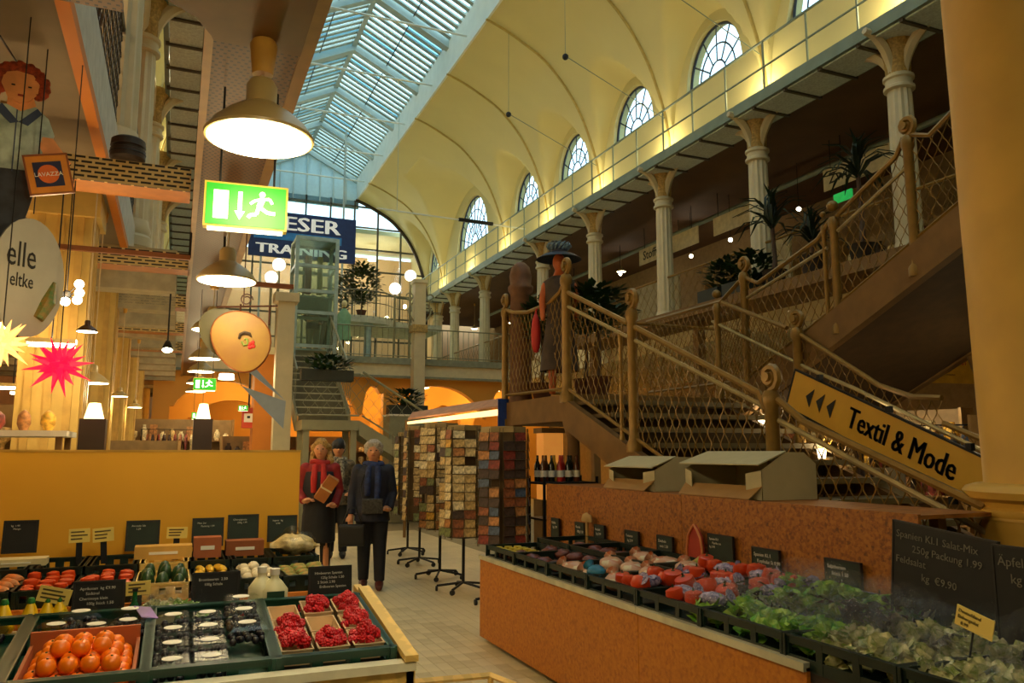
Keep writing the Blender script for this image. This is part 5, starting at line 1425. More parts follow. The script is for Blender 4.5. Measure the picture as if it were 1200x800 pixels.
B().lathe([(.16, 0), (.15, .1), (.14, 1.45), (.17, 1.5), (.17, 1.55), (.14, 1.58), (.15, 1.7), (.12, 1.82), (.06, 1.88), (.001, 1.9)], 20).ob('body', mat('urn_brown', '#6a4424', .6, var=.2), T, smooth=50)
# ---- plants
def bush(nm, label, loc, rx, ry, rz_, n=120, m=leafm, pot=None, cat='plant', grp=None, ls=.1):
    T = thing(nm, label, cat, loc, group=grp)
    b = B()
    for i in range(n):
        a, t = random.uniform(0, 2*PI), random.uniform(0, PI)
        q = random.uniform(.5, 1)
        p = Vector((rx*q*math.sin(t)*math.cos(a), ry*q*math.sin(t)*math.sin(a), rz_*(1+q*math.cos(t))))
        d = Vector((math.cos(a), math.sin(a), random.uniform(-.3, .8))).normalized()*ls; s = d.cross(Vector((0, 0, 1))).normalized()*ls*.28
        b.add([p, p+d*.5+s, p+d, p+d*.5-s], [(0, 1, 2), (0, 2, 3)])
    stuff(b.ob('foliage', m, T))
    if pot:
        if pot == 'box': B().b2((-rx, -ry*.8, -.18), (rx, ry*.8, .04)).ob('planter', mat('planter_dark', '#262a20', .6), T)
        else:
            B().lathe([(.10, pot), (.15, pot+.22), (.17, pot+.24), (.13, pot+.22), (.001, pot+.2)], 16).ob('pot', mat('terracotta', '#5a3420', .7), T, smooth=40)
            B().tube([(0, 0, pot+.2), (.02, 0, pot+.5), (0, 0, rz_*.8)], [.03, .022, .015], 6).ob('trunk', mat('trunk_brown', '#4a3420', .8), T)
    return T
leafbl = B()
P_ = [(0, 0, 0), (.15, 0, .16), (.34, 0, .20), (.52, 0, .10)]
ws = [.012, .026, .02, .002]
vs = []
for (x, y, z), w_ in zip(P_, ws): vs += [(x, -w_, z), (x, 0, z-.008), (x, w_, z)]
fs = []
for i in range(3):
    for j in range(2): fs.append((i*3+j, i*3+j+1, i*3+j+4, i*3+j+3))
leafbl.add(vs, fs); bladem = leafbl.mesh('leaf', leafp, 80)
def yucca(label, loc, h, s=1.0, n=34, zb=0):
    T = thing('yucca_plant', label, 'plant', loc)
    B().tube([(0, 0, .15), (.03, 0, h*.5), (0, 0, h)], [.05, .035, .03], 8).ob('trunk', mat('trunk_brown', '#4a3420'), T)
    B().lathe([(.13, 0), (.19, .28), (.21, .30), (.17, .28), (.001, .26)], 16).ob('pot', mat('pot_dark', '#2a2420', .6), T, smooth=40)
    for i in range(n):
        put('leaf', bladem, T, (0, 0, h-.02*(i % 6)), (0, R(random.uniform(-75, 25)), 2*PI*i*.382), (s, s, s))
    return T
# palms along the gallery edge, seen above the upper flight
yucca('tall spiky palm in front of the hanging cream sign at the upper right', (at(1005, 200, x=8.8).x, at(1005, 200, x=8.8).y, 4.15), at(1000, 205, x=8.8).z-4.15, 1.25)
g1 = at(905, 270, x=8.75); yucca('spiky palm beside the gallery column above the stairs', (8.75, g1.y, 4.15), g1.z-4.15+.1, 1.3)
g1 = at(950, 265, x=8.6); yucca('low spiky palm near the green glow above the stairs', (8.6, g1.y, 4.15), max(.5, g1.z-4.15-.2), 1.1)
# ledge carrying the plants between stair and gallery
T = thing('plant_ledge', 'long low ledge between stairs and gallery carrying the potted plants', 'ledge', (0, 0, 0))
B().b2((8.3, 3.4, 3.95), (9.28, 16.5, 4.13)).ob('slab', stonem, T)
for y in (4, 8, 12, 16): B().b2((8.7, y-.08, 0), (8.86, y+.08, 3.95)).ob('post', stonem, T)
for i, (px, py) in enumerate(((880, 290), (850, 296), (700, 345), (685, 350), (620, 340))):
    g1 = at(px, py+6, x=8.8)
    zt = max(4.32, g1.z-.3)
    bush('leafy_plant', 'dark leafy potted plant seen over the stair railing, %s from the right' % ORD[i], (8.8, min(g1.y, 16.2), 4.32) if i < 2 else ((4.6, at(px, 345, x=4.6).y, 2.95) if i < 4 else (4.35, 9.35, 2.95)), .42 if i < 4 else .25, .35, .30, 360, leafm, 'box' if i < 2 else -.75, ls=.16)
# ---- right gallery: pipe, hanging signs, pendants, shop goods
T = thing('ceiling_pipe', 'long grey pipe running under the ceiling of the right gallery', 'pipe', (11.9, 0, 7.28))
B().tube([(0, 4, 0), (0, 32, 0)], .06, 8).ob('pipe', steelg, T)
b = B()
for y in range(5, 32, 3): b.tube([(0, y, 0), (0, y, .34)], .012, 4)
stuff(b.ob('hangers', darkm, T))
def gsign(a, c, z0, z1, x, label, s, ts):
    T = thing('hanging_board', label, 'sign', (x, (a+c)/2, (z0+z1)/2), -PI/2, group='cream boards hanging in the right gallery')
    w_, h_ = abs(a-c)/2, (z1-z0)/2
    B().b2((-w_, -.01, -h_), (w_, .01, h_)).ob('board', mat('board_cream', '#d2c69c', .6), T)
    if s: text(s, ts, mat('ink_dark', '#23221e'), T, (-w_*.85, -.014, -h_*.45), bold=.004)
    b = B(); b.tube([(-w_*.8, 0, h_), (-w_*.8, 0, 7.62-(z0+z1)/2)], .01, 4); b.tube([(w_*.8, 0, h_), (w_*.8, 0, 7.62-(z0+z1)/2)], .01, 4); b.ob('rods', darkm, T)
gsign(18.3, 15.6, 6.62, 7.05, 11.5, 'cream hanging board with dark lettering left of the second gallery column', 'Stoffwelt', .34)
gsign(15.0, 13.2, 6.62, 7.05, 11.5, 'plain cream hanging board between the gallery columns', None, 0)
gsign(11.5, 9.6, 6.62, 7.05, 11.5, 'cream hanging board half hidden by the tall palm', 'Zwirn', .30)
for i, (px, py, y) in enumerate(((728, 318, 17.5), (812, 280, 14), (600, 378, 22), (556, 385, 26))):
    p = at(px, py, x=12.5 if i < 2 else 11)
    pendant(tuple(p), 'small pendant lamp in the right gallery, %s from the right' % ORD[[1, 0, 2, 3][i]], .6, 16, 7.6, grp='pendant lamps in the right gallery', col=(1, .85, .6))
for i, (px, py) in enumerate(((810, 300), (856, 281), (727, 321), (936, 245))):
    p = at(px, py, x=11.8)
    T = thing('spot_bulb', 'tiny bright spot bulb in the right gallery, %s from the left' % ORD[[1, 2, 0, 3][i]], 'lamp', p)
    B().ball((0, 0, 0), .05, 8, 6).ob('bulb', glow, T); B().tube([(0, 0, .03), (0, 0, 7.62-p.z)], .008, 4).ob('rod', darkm, T)
p = at(988, 230, x=11.5)
T = thing('exit_sign', 'green glowing sign among the palms on the right gallery', 'sign', p)
B().b2((-.02, -.22, -.09), (.02, .22, .09)).ob('panel', mat('exit_green2', '#2ac05a', emit=.5), T); B().tube([(0, 0, .09), (0, 0, 7.62-p.z)], .01, 4).ob('rod', darkm, T)
def shop(label, short, x, y, z0, w_, d, h, rz, nsh, per, pal=None, light=None):
    T = thing('display_shelf', label, 'shelf', (x, y, z0), rz)
    for s in (-1, 1): B().b2((s*w_/2-.02, -d/2, 0), (s*w_/2+.02, d/2, h)).ob('side_panel', mat('shelf_wood', '#a8824c', .6), T)
    B().b2((-w_/2, d/2-.02, 0), (w_/2, d/2, h)).ob('back_panel', mat('shelf_back', '#8a7048', .7), T)
    M = Matrix.Translation((x, y, z0)) @ Matrix.Rotation(rz, 4, 'Z')
    for k in range(nsh):
        z = .1+k*(h-.15)/nsh
        B().b2((-w_/2, -d/2, z-.02), (w_/2, d/2, z)).ob('shelf_board', mat('shelf_wood', '#a8824c'), T)
        gap = (h-.15)/nsh-.05
        for i in range(per):
            q = random.choice(pal or range(10)); ww = (w_-.1)/per*.8
            hh = gap*random.uniform(.4, .95)
            px_ = -w_/2+.05+(w_-.1)*(i+.5)/per
            g = B()
            if q % 3 == 0: g.lathe([(ww*.3, 0), (ww*.45, hh*.3), (ww*.4, hh*.7), (ww*.2, hh*.85), (ww*.22, hh), (.001, hh)], 10)
            elif q % 3 == 1: g.box((0, 0, hh*.5), (ww, ww*.7, hh), None); g.box((0, 0, hh*.97), (ww*1.05, ww*.75, hh*.1))
            else: g.lathe([(ww*.15, 0), (ww*.15, hh*.2), (ww*.45, hh*.5), (ww*.4, hh*.95), (.001, hh)], 10)
            nm3 = ['vase', 'gift_box', 'bowl'][q % 3]
            o = put(nm3, g.mesh(nm3, PM[q], 50), None, (M @ Vector((px_, -.03, z))), (0, 0, rz))
            tag(o, '%s %s, %s shelf up, %s from left, %s' % (PNAME[q], nm3.replace('_', ' '), ORD[k], ORD[i], short), nm3.replace('_', ' '), 'goods in the '+short)
    return T
shop('wooden display shelf of small goods in the right gallery behind the nearest railing', 'near gallery shelf', 12.5, 10.5, GZ, 3.0, .4, 1.7, -PI/2, 3, 9)
shop('wooden display shelf of small goods in the right gallery behind the second column', 'middle gallery shelf', 12.5, 15, GZ, 3.0, .4, 1.7, -PI/2, 3, 9, [2, 6, 0, 4, 7])
shop('wooden display shelf on the right gallery near the far end', 'far gallery shelf', 12.5, 20, GZ, 3.0, .4, 1.5, -PI/2, 3, 8)
# pale partitions on the gallery
for i, (y, w_) in enumerate(((13.2, 1.2), (17.6, 2.0))):
    T = thing('room_divider', 'pale upright panel in the right gallery, %s one' % ['nearer', 'farther'][i], 'partition', (11.6, y, GZ))
    B().b2((-.03, -w_/2, 0), (.03, w_/2, 1.9)).ob('sheet', mat('panel_pale', '#b5aa8c', .7), T); B().b2((-.04, -w_/2, 0), (.04, w_/2, .06)).ob('foot', darkm, T)
# ---- ground floor right, behind and below the stairs
shop('lit shelf of gifts below the upper flight of the stairs', 'shelf below the stairs', 10.2, 9.6, 0, 3.0, .45, 2.2, -PI/2+.3, 5, 9, [0, 1, 2, 4, 6, 7, 9])
shop('shelf of gifts behind the lower flight of the stairs', 'shelf behind the stairs', 9.0, 5.4, 0, 2.6, .45, 2.0, -PI/2, 5, 8, [0, 1, 2, 4, 6, 7, 9])
pendant(tuple(at(1065, 442, y=8.2)), 'pendant lamp over the goods below the stairs at the right', .75, 30, 3.65, grp=None, col=(1, .85, .6))
pendant((7.6, 5.0, 2.55), 'pendant lamp hidden below the upper flight of the stairs', .7, 18, 3.0, grp=None)
T = thing('tube_lamp', 'white tube lamp over the clothes below the upper stairs', 'lamp', at(1030, 447, y=8.6))
B().b2((-.7, -.04, 0), (.7, .04, .03)).ob('tube', glow, T); B().b2((-.72, -.06, .03), (.72, .06, .09)).ob('housing', darkm, T)
b = B(); b.tube([(-.6, 0, .09), (-.6, 0, 3.65-T.location.z)], .01, 4); b.tube([(.6, 0, .09), (.6, 0, 3.65-T.location.z)], .01, 4); b.ob('rods', darkm, T)
p0, p1 = at(1080, 415, y=7.6), at(1140, 451, y=7.6)
T = thing('yellow_banner', 'yellow banner with red lettering below the stairs beside the round pillar', 'sign', p0, R(-10))
B().b2((0, 0, p1.z-p0.z), (.95, .01, 0)).ob('cloth', mat('banner_yellow', '#c8961c', .6), T)
text('KLASSISCHE ST', .085, mat('banner_red', '#b0301a'), T, (.13, -.004, -.13), bold=.002); text('Massage', .06, mat('banner_red2', '#7a4a1a'), T, (.25, -.004, -.22)); text('Termine', .05, mat('banner_red2', '#7a4a1a'), T, (.33, -.004, -.28))
b = B(); b.tube([(.05, .005, 0), (.05, .005, 3.65-p0.z)], .006, 4); b.tube([(.9, .005, 0), (.9, .005, 3.65-p0.z)], .006, 4); b.ob('cords', darkm, T)
def clothes_rack(label, loc, n, w_, rz, short, h=1.55):
    T = thing('clothes_rack', label, 'clothes rack', loc, rz)
    b = B(); b.tube([(-w_/2, 0, 0), (-w_/2, 0, h), (w_/2, 0, h), (w_/2, 0, 0)], .016, 6); b.tube([(-w_/2, -.2, .03), (-w_/2, .2, .03)], .016, 6); b.tube([(w_/2, -.2, .03), (w_/2, .2, .03)], .016, 6); b.ob('frame', darkm, T)
    M = Matrix.Translation(loc) @ Matrix.Rotation(rz, 4, 'Z')
    for i in range(n):
        q = random.choice((3, 7, 1, 8, 3, 2, 5)); x = -w_/2+.1+(w_-.2)*i/(n-1)
        g = B(); g.prism([(0, -.20, 0), (0, .20, 0), (0, .17, .55), (0, .24, .48), (0, .22, .62), (0, .05, .72), (0, -.05, .72), (0, -.22, .62), (0, -.24, .48), (0, -.17, .55)], (.035, 0, 0)); g.tube([(.017, 0, .70), (.017, 0, .80), (.017, .03, .83)], .005, 4)
        o = put('garment', g.mesh('garment', PM[q]), None, M @ Vector((x, 0, h-.83)), (0, 0, rz+random.uniform(-.15, .15)))
        tag(o, '%s garment on the %s, %s from left' % (PNAME[q], short, ORD[i]), 'garment', 'garments on the '+short)
clothes_rack('rack of dark clothes below the upper flight of stairs', (8.9, 7.6, 0), 14, 1.8, R(-50), 'clothes rack below the stairs', 1.9)
clothes_rack('rack of red and black clothes at the back of the left shop', tuple(at(200, 529, y=19).xy)+(0,), 10, 1.2, 0, 'clothes rack in the left shop', 2.05)
# small table lamps under the stairs
for i, (px, py, y) in enumerate(((892, 492, 7.5), (963, 530, 6.3))):
    p = at(px, py, y=y)
    T = thing('table_lamp', 'small glowing lamp seen through the stair lattice, %s one' % ['left', 'right'][i], 'lamp', p)
    B().lathe([(.035, -.06), (.05, .05), (.001, .06)], 14).ob('shade', glows, T, smooth=40)
    B().tube([(0, 0, -p.z), (0, 0, -.06)], .012, 6).ob('stand', darkm, T)
    lamp('table_light', (0, -.1, .1), 6, (1, .75, .4), .06, parent=T)
for i, px in enumerate((1035, 1052)):
    p = at(px, 568, y=5.6)
    T = thing('white_mug_board', 'white printed board behind the stair lattice, %s one' % ['left', 'right'][i], 'sign', p, R(-30))
    B().b2((-.07, 0, -.16), (.07, .01, .16)).ob('sheet', mat('panel_pale', '#b5aa8c'), T); B().tube([(0, .01, -p.z), (0, .01, 0)], .01, 4).ob('stand', darkm, T)
# ---- left shops
shop('wooden shelf of gifts behind the left partition near the first pier', 'shelf by the first pier', -2.0, 8.6, 0, 1.8, .4, 2.0, 0, 5, 8, [0, 4, 9, 2, 7])
shop('low shelf of gifts behind the left partition, second bay', 'shelf in the second bay', -.55, 12.6, 0, 1.2, .4, 1.72, 0, 4, 7, [3, 3, 1, 0, 4])
shop('white shelf of goods at the back of the left shop', 'back shelf of the left shop', .1, 19.6, 0, 2.2, .4, 2.3, 0, 5, 11, [2, 6, 0, 6, 4])
shop('shelf of brown goods near the red clock box', 'shelf near the red clock', 1.7, 18.2, 0, 1.6, .4, 1.9, 0, 5, 8, [1, 3, 4, 0])
shop('shelf of gifts under the far arcade, centre', 'far arcade shelf', 4.6, 23.0, 0, 2.4, .4, 2.0, 0, 5, 10, [0, 2, 4, 6, 9])
shop('shelf of gifts under the far arcade, right', 'right arcade shelf', 7.4, 24.0, 0, 2.6, .4, 1.9, 0, 5, 10, [0, 2, 4, 6, 9])
T = thing('shop_table', 'warm lit table with a white top at the left edge behind the partition', 'table', (-1.15, 6.6, 0))
B().b2((-.55, -.3, 1.66), (.45, .3, 1.70)).ob('table_top', paperw, T)
for sx in (-.5, .4):
    for sy in (-.25, .25): B().b2((sx-.02, sy-.02, 0), (sx+.02, sy+.02, 1.66)).ob('leg', stonem, T)
for i, (x, r_, c) in enumerate(((-1.35, .05, 1), (-1.18, .07, 7), (-1.0, .045, 4), (-.85, .05, 9))):
    o = B().lathe([(r_*.5, 0), (r_, .05), (r_*.9, .11), (r_*.4, .14), (.001, .15)], 14).ob('vase', PM[c], None, (x, 6.55, 1.70), smooth=50); tag(o, '%s vase on the warm lit table at the left edge, %s from the left' % (PNAME[c], ORD[i]), 'vase', 'vases on the left table')
lamp('shop_light', (-1.4, 7.4, 2.6), 16, (1, .6, .25), .2)
for i, (x, y) in enumerate(((-2.6, 9), (-2.4, 13), (-2.2, 18), (-4.5, 11), (1.2, 15.6), (1.0, 19.4))):  # lamps added to give the space below the left gallery orange light
    T = thing('added_ceiling_lamp', 'added round ceiling lamp lighting the left shops, %s from the front' % ORD[i], 'lamp', (x, y, 3.2), group='added ceiling lamps lighting the left shops')
    B().lathe([(.001, .15), (.16, .15), (.18, .02), (.001, 0)], 14).ob('diffuser', glows, T, smooth=40)
    lamp('added_ceiling_light', (0, 0, -.15), 34, (1, .66, .30), .18, parent=T)
p = at(291, 489, y=17.5)
T = thing('clock_box', 'orange red box shaped clock with a white face at the back left', 'clock', p)
B().b2((-.13, -.06, -.22), (.13, .06, .2)).ob('case', mat('clock_red', '#c8401c', .5), T); B().b2((-.09, -.065, -.1), (.09, -.06, .08)).ob('face', paperw, T); B().b2((-.03, -.07, -.02), (.03, -.065, .03)).ob('hands', darkm, T); B().b2((-.02, -.01, .2), (.02, .01, 3.6-p.z)).ob('rod', darkm, T)
# white lit ceiling band and white house fascia
T = thing('orange_pier', 'orange painted square pier left of the far stairs', 'column', (1.75, 17.6, 0)); B().b2((-.3, -.3, 0), (.3, .3, 3.6)).ob('shaft', orange, T); B().b2((-.34, -.34, 3.6), (.34, .34, 3.75)).ob('capital', cream, T)
T = thing('cream_pier', 'cream square pier between the far stairs and the round hanging sign', 'column', (1.62, 13.9, 0)); B().b2((-.14, -.14, 0), (.14, .14, 4.1)).ob('shaft', colm, T); B().b2((-.2, -.2, 4.1), (.2, .2, 4.25)).ob('capital', colm, T)
# ---- far centre: stairs, lift tower, balcony, gallery front
FS = thing('far_staircase', 'grey green staircase in the far centre of the hall with a landing and iron railings', 'staircase', (0, 0, 0))
gm_ = mat('far_stair', '#8a8668', .6, var=.05)
B().b2((2.3, 16.3, 2.0), (3.45, 17.3, 2.2)).ob('landing', gm_, FS)
tm3 = B().b2((2.36, 0, 0), (3.42, .30, .03)).mesh('tread', mat('far_tread', '#a8a488', .5)); rm3 = B().b2((2.36, .0, -.15), (3.42, .02, 0)).mesh('riser', mat('far_riser', '#5a5640', .7))
for i in range(10):
    t = put('tread', tm3, FS, (0, 17.3+.3*i, 2.33+.175*i)); put('riser', rm3, t)
for x in (2.32, 3.44): B().prism([(x-.03, 17.3, 2.0), (x-.03, 20.3, 3.8), (x-.03, 20.3, 4.1), (x-.03, 17.3, 2.35)], (.06, 0, 0)).ob('stringer', gm_, FS)
B().b2((2.3, 20.3, 3.85), (3.5, 21.65, 4.1)).ob('upper_landing', gm_, FS)
tm4 = B().b2((0, 16.35, 0), (.30, 17.25, .03)).mesh('tread', mat('far_tread', '#a8a488'))
for i in range(11): put('tread', tm4, FS, (3.45+.3*i, 0, 2.02-.175*(i+.0)))
for y in (16.32, 17.28): B().prism([(3.45, y-.03, 2.2), (3.45, y-.03, 1.9), (6.7, y-.03, .0), (7.0, y-.03, .0), (7.0, y-.03, .12)], (0, .06, 0)).ob('stringer', gm_, FS)
for (x, y) in ((2.4, 16.4), (3.35, 16.4), (2.4, 17.2), (3.35, 17.2)): B().b2((x-.06, y-.06, 0), (x+.06, y+.06, 2.0)).ob('support', gm_, FS)
mm = mat('far_rail', '#8f8d70', .5, .3)
panel(16.3, [(3.5, 3.2), (6.9, 1.15)], [(3.5, 2.3), (6.9, .25)], axis='y', sp=.12, lam=.3, par=FS, m=mm)
panel(16.3, [(2.3, 3.15), (3.45, 3.15)], [(2.3, 2.3), (3.45, 2.3)], axis='y', sp=.12, lam=.3, par=FS, m=mm)
panel(2.3, [(17.3, 3.3), (20.3, 5.05)], [(17.3, 2.4), (20.3, 4.15)], sp=.12, lam=.3, par=FS, m=mm); panel(3.46, [(17.3, 3.3), (20.3, 5.05)], [(17.3, 2.4), (20.3, 4.15)], sp=.12, lam=.3, par=FS, m=mm)
p = at(370, 447, y=17.6)
T = bush('planter_box', 'long dark planter with flowering plants above the far stairs', (p.x, 16.2, 3.16), .52, .16, .17, 420, leafm, 'box', ls=.14)
p = at(477, 478, y=18)
T = thing('kiosk_cabinet', 'grey green cabinet below the second far planter', 'cabinet', (p.x, 18, 0)); B().b2((-.48, -.3, 0), (.48, .3, p.z-.20)).ob('body', gm_, T); B().b2((-.5, -.32, p.z-.20), (.5, .32, p.z-.16)).ob('top', paperw, T)
bush('planter_box', 'long dark planter on the grey green cabinet left of the awning', (p.x, 18, p.z+.02), .46, .2, .2, 420, leafm, 'box', ls=.15)
b = B()
LF = thing('lift_tower', 'glazed lift tower of pale green steel in the far centre', 'lift', (3.08, 20.6, 0))
lm_ = mat('lift_steel', '#9fb4b0', .4, .3)
for sx in (-1, 1):
    for sy in (-1, 1): B().b2((sx*.5-.045, sy*.45-.045, 3.0), (sx*.5+.045, sy*.45+.045, 7.0)).ob('corner_post', lm_, LF)
for z in (4.2, 5.05, 5.6, 6.25, 6.95):
    b = B(); b.b2((-.5, -.49, z-.04), (.5, -.41, z+.04)); b.b2((-.5, .41, z-.04), (.5, .49, z+.04)); b.b2((-.54, -.45, z-.04), (-.46, .45, z+.04)); b.b2((.46, -.45, z-.04), (.54, .45, z+.04)); b.ob('cross_frame', lm_, LF)
gl_ = glassy('lift_glass', '#cfe4e0', .14, .05)
for z0, z1 in ((4.24, 5.0), (5.1, 5.55), (5.65, 6.2), (6.3, 6.9)): B().b2((-.45, -.455, z0), (.45, -.445, z1)).ob('pane', gl_, LF)
B().b2((-.5, -.45, 6.97), (.5, .45, 7.02)).ob('roof', lm_, LF); B().b2((-.38, -.1, 5.12), (.38, .35, 5.5)).ob('cabin', mat('cabin_grey', '#7a8a80', .5), LF)
b = B(); b.tube([(-.15, 0, 5.6), (-.15, 0, 6.6)], .09, 8); b.ob('machine', mat('lift_red', '#8a3a2a', .5), LF); B().tube([(.15, 0, 5.6), (.15, 0, 6.6)], .07, 8).ob('weight', mat('lift_yellow', '#b09a5a', .5), LF)
# balcony with rounded front
BL = thing('balcony', 'pale balcony with a rounded front and thin railing at the far end', 'balcony', (0, 0, 0))
out = [(3.7, 26), (3.7, 23.0), (5.0, 22.9), (5.6, 23.1), (6.1, 23.7), (7.0, 23.9), (7.6, 23.9), (7.6, 26)]
B().prism([(x, y, 5.35) for x, y in out], (0, 0, .2)).ob('slab', mat('balcony_pale', '#b8b9a4', .6), BL)
b = B(); F2 = out[1:7]
b.tube([(x, y, 6.3) for x, y in F2], .025, 6); b.tube([(x, y, 5.95) for x, y in F2], .012, 4)
for (xa, ya), (xb, yb_) in zip(F2, F2[1:]):
    k = max(2, int(math.hypot(xb-xa, yb_-ya)/.18))
    for i in range(k): b.tube([(xa+(xb-xa)*i/k, ya+(yb_-ya)*i/k, 5.5), (xa+(xb-xa)*i/k, ya+(yb_-ya)*i/k, 6.3)], .008, 4)
b.ob('railing', mat('mullion', '#5a5a4a'), BL)
for (x, y) in ((5.1, 23.2), (7.0, 24.2), (4.0, 25.5)): B().lathe([(.14, GZ-.05), (.12, GZ+.1), (.11, 5.2), (.15, 5.35)], 14, (x, y, 0)).ob('column', lm_, BL, smooth=40)
bush('ficus_tree', 'bushy potted ficus tree in a terracotta pot on the far balcony', (at(424, 340, y=23.6).x, 23.6, 5.95), .60, .45, .66, 900, mat('ficus_leaf', '#3a4a20', .5, var=.4, scale=9), -.38, 'tree', ls=.17)
bush('ficus_tree', 'small bushy tree behind the big ficus on the far balcony', (at(405, 330, y=24.6).x, 24.6, 5.95), .36, .35, .6, 420, mat('ficus_leaf', '#3a4a20'), -.38, 'tree', ls=.16)
for i, (px, py) in enumerate(((463, 338), (481, 323), (327, 310), (318, 325))):
    p = at(px, py, y=21.9 if i < 2 else 21.2)
    T = thing('globe_lamp', 'white globe lamp on a tall post at the far end, %s from the left' % ORD[[2, 3, 1, 0][i]], 'lamp', (p.x, p.y, 4.16 if i < 2 else 0))
    z = p.z-T.location.z
    B().ball((0, 0, z), .17, 16, 10).ob('globe', mat('globe_white', '#fff6e0', .3, emit=2.2), T, smooth=80); B().tube([(0, 0, 0), (0, 0, z-.16)], .035, 8).ob('post', gm_, T)
# far gallery railing pieces and fluted big pier at 500,400
panelT = thing('gallery_railing', 'thin iron railing with glass along the far cross gallery', 'railing', (0, 0, 0))
b = B(); b.tube([(3.6, 21.75, 5.05), (9.2, 21.75, 5.05)], .02, 5); b.tube([(3.6, 21.75, 4.25), (9.2, 21.75, 4.25)], .015, 5); x = 3.6
while x < 9.2: b.tube([(x, 21.75, 4.15), (x, 21.75, 5.05)], .009, 4); x += .16
b.ob('railing', mm, panelT)
T = thing('lamp_pillar', 'tall square cream pillar with scroll ornaments rising through the far gallery', 'column', (6.15, 21.45, 0))
B().b2((-.16, -.16, 0), (.16, .16, 6.3)).ob('shaft', colm, T); B().b2((-.21, -.21, 4.9), (.21, .21, 5.1)).ob('band', mat('ornate_cream', '#b59553'), T); B().b2((-.2, -.2, 6.3), (.2, .2, 6.4)).ob('capital', colm, T)
b = B()
for s in (-1, 1):
    b.tube([(s*(.16+.16*math.sin(a*.7)), -.1, 5.2+.13*a) for a in [i*.5 for i in range(9)]], .025, 6); b.tube([(s*(.3+.10*math.cos(a)), -.1, 5.9+.10*math.sin(a)) for a in [i*.7 for i in range(9)]], .02, 5)
b.ob('scrolls', mm, T)
# blue roof sign
p0, p1 = at(291, 264, y=26), at(416, 260, y=26)
T = thing('blue_sign', 'large dark blue sign reading KIESER TRAINING high at the far end', 'sign', (1.80, 26, 7.80))
B().b2((0, 0, 0), (3.42, .08, 1.52)).ob('board', mat('sign_navy', '#0f2c66', .5), T)
B().b2((.15, -.01, .58), (2.95, 0, .84)).ob('blue_stripe', mat('sign_blue', '#2a7fd0', .5), T)
for dx_ in (0, .025, .05): text('KIESER', .66, mat('sign_white', '#f4f4f0', .5, emit=.25), T, (.20+dx_, -.02-dx_*.4, .93), xs=1.36); text('TRAINING', .44, MATS['sign_white'], T, (.20+dx_, -.02-dx_*.4, .12), xs=1.42)
b = B()
for x in (.4, 3.0): b.b2((x-.03, .02, -3.7), (x+.03, .08, 0)); b.b2((x-.03, .02, 1.5), (x+.03, .08, 4.6))
b.ob('suspension', skymetal, T)
# tie bar with a dark tube lamp across the hall and two cables
T = thing('tie_bar', 'thin white bar crossing the vault in front of the far arched window', 'rod', (0, 22, 0))
B().tube([(5.0, 0, 8.55), (9.7, 0, 8.45)], .025, 6).ob('bar', whitem, T); B().tube([(7.5, -.02, 8.50), (8.6, -.02, 8.48)], .06, 6).ob('lamp_housing', darkm, T); B().tube([(5.6, 0, 8.53), (5.6, 0, 11.9)], .008, 4).ob('hanger', skymetal, T)
for i, Y in enumerate((17.35, 11.05, 14.2)):
    T = thing('tie_cable', 'thin steel cable from the vault to the catwalk with a small dark spotlight, %s one' % ['farther', 'nearest', 'middle'][i], 'cable', (0, Y, 0))
    B().tube([(7.2, 0, 9.9), (9.7, 0, 8.9)], .010, 5).ob('cable', steelg, T); B().ball((7.2, 0, 9.88), .07, 8, 6).ob('spotlight', darkm, T); B().tube([(7.2, 0, 9.9), (7.2, 0, 12.1)], .006, 4).ob('hanger', steelg, T)

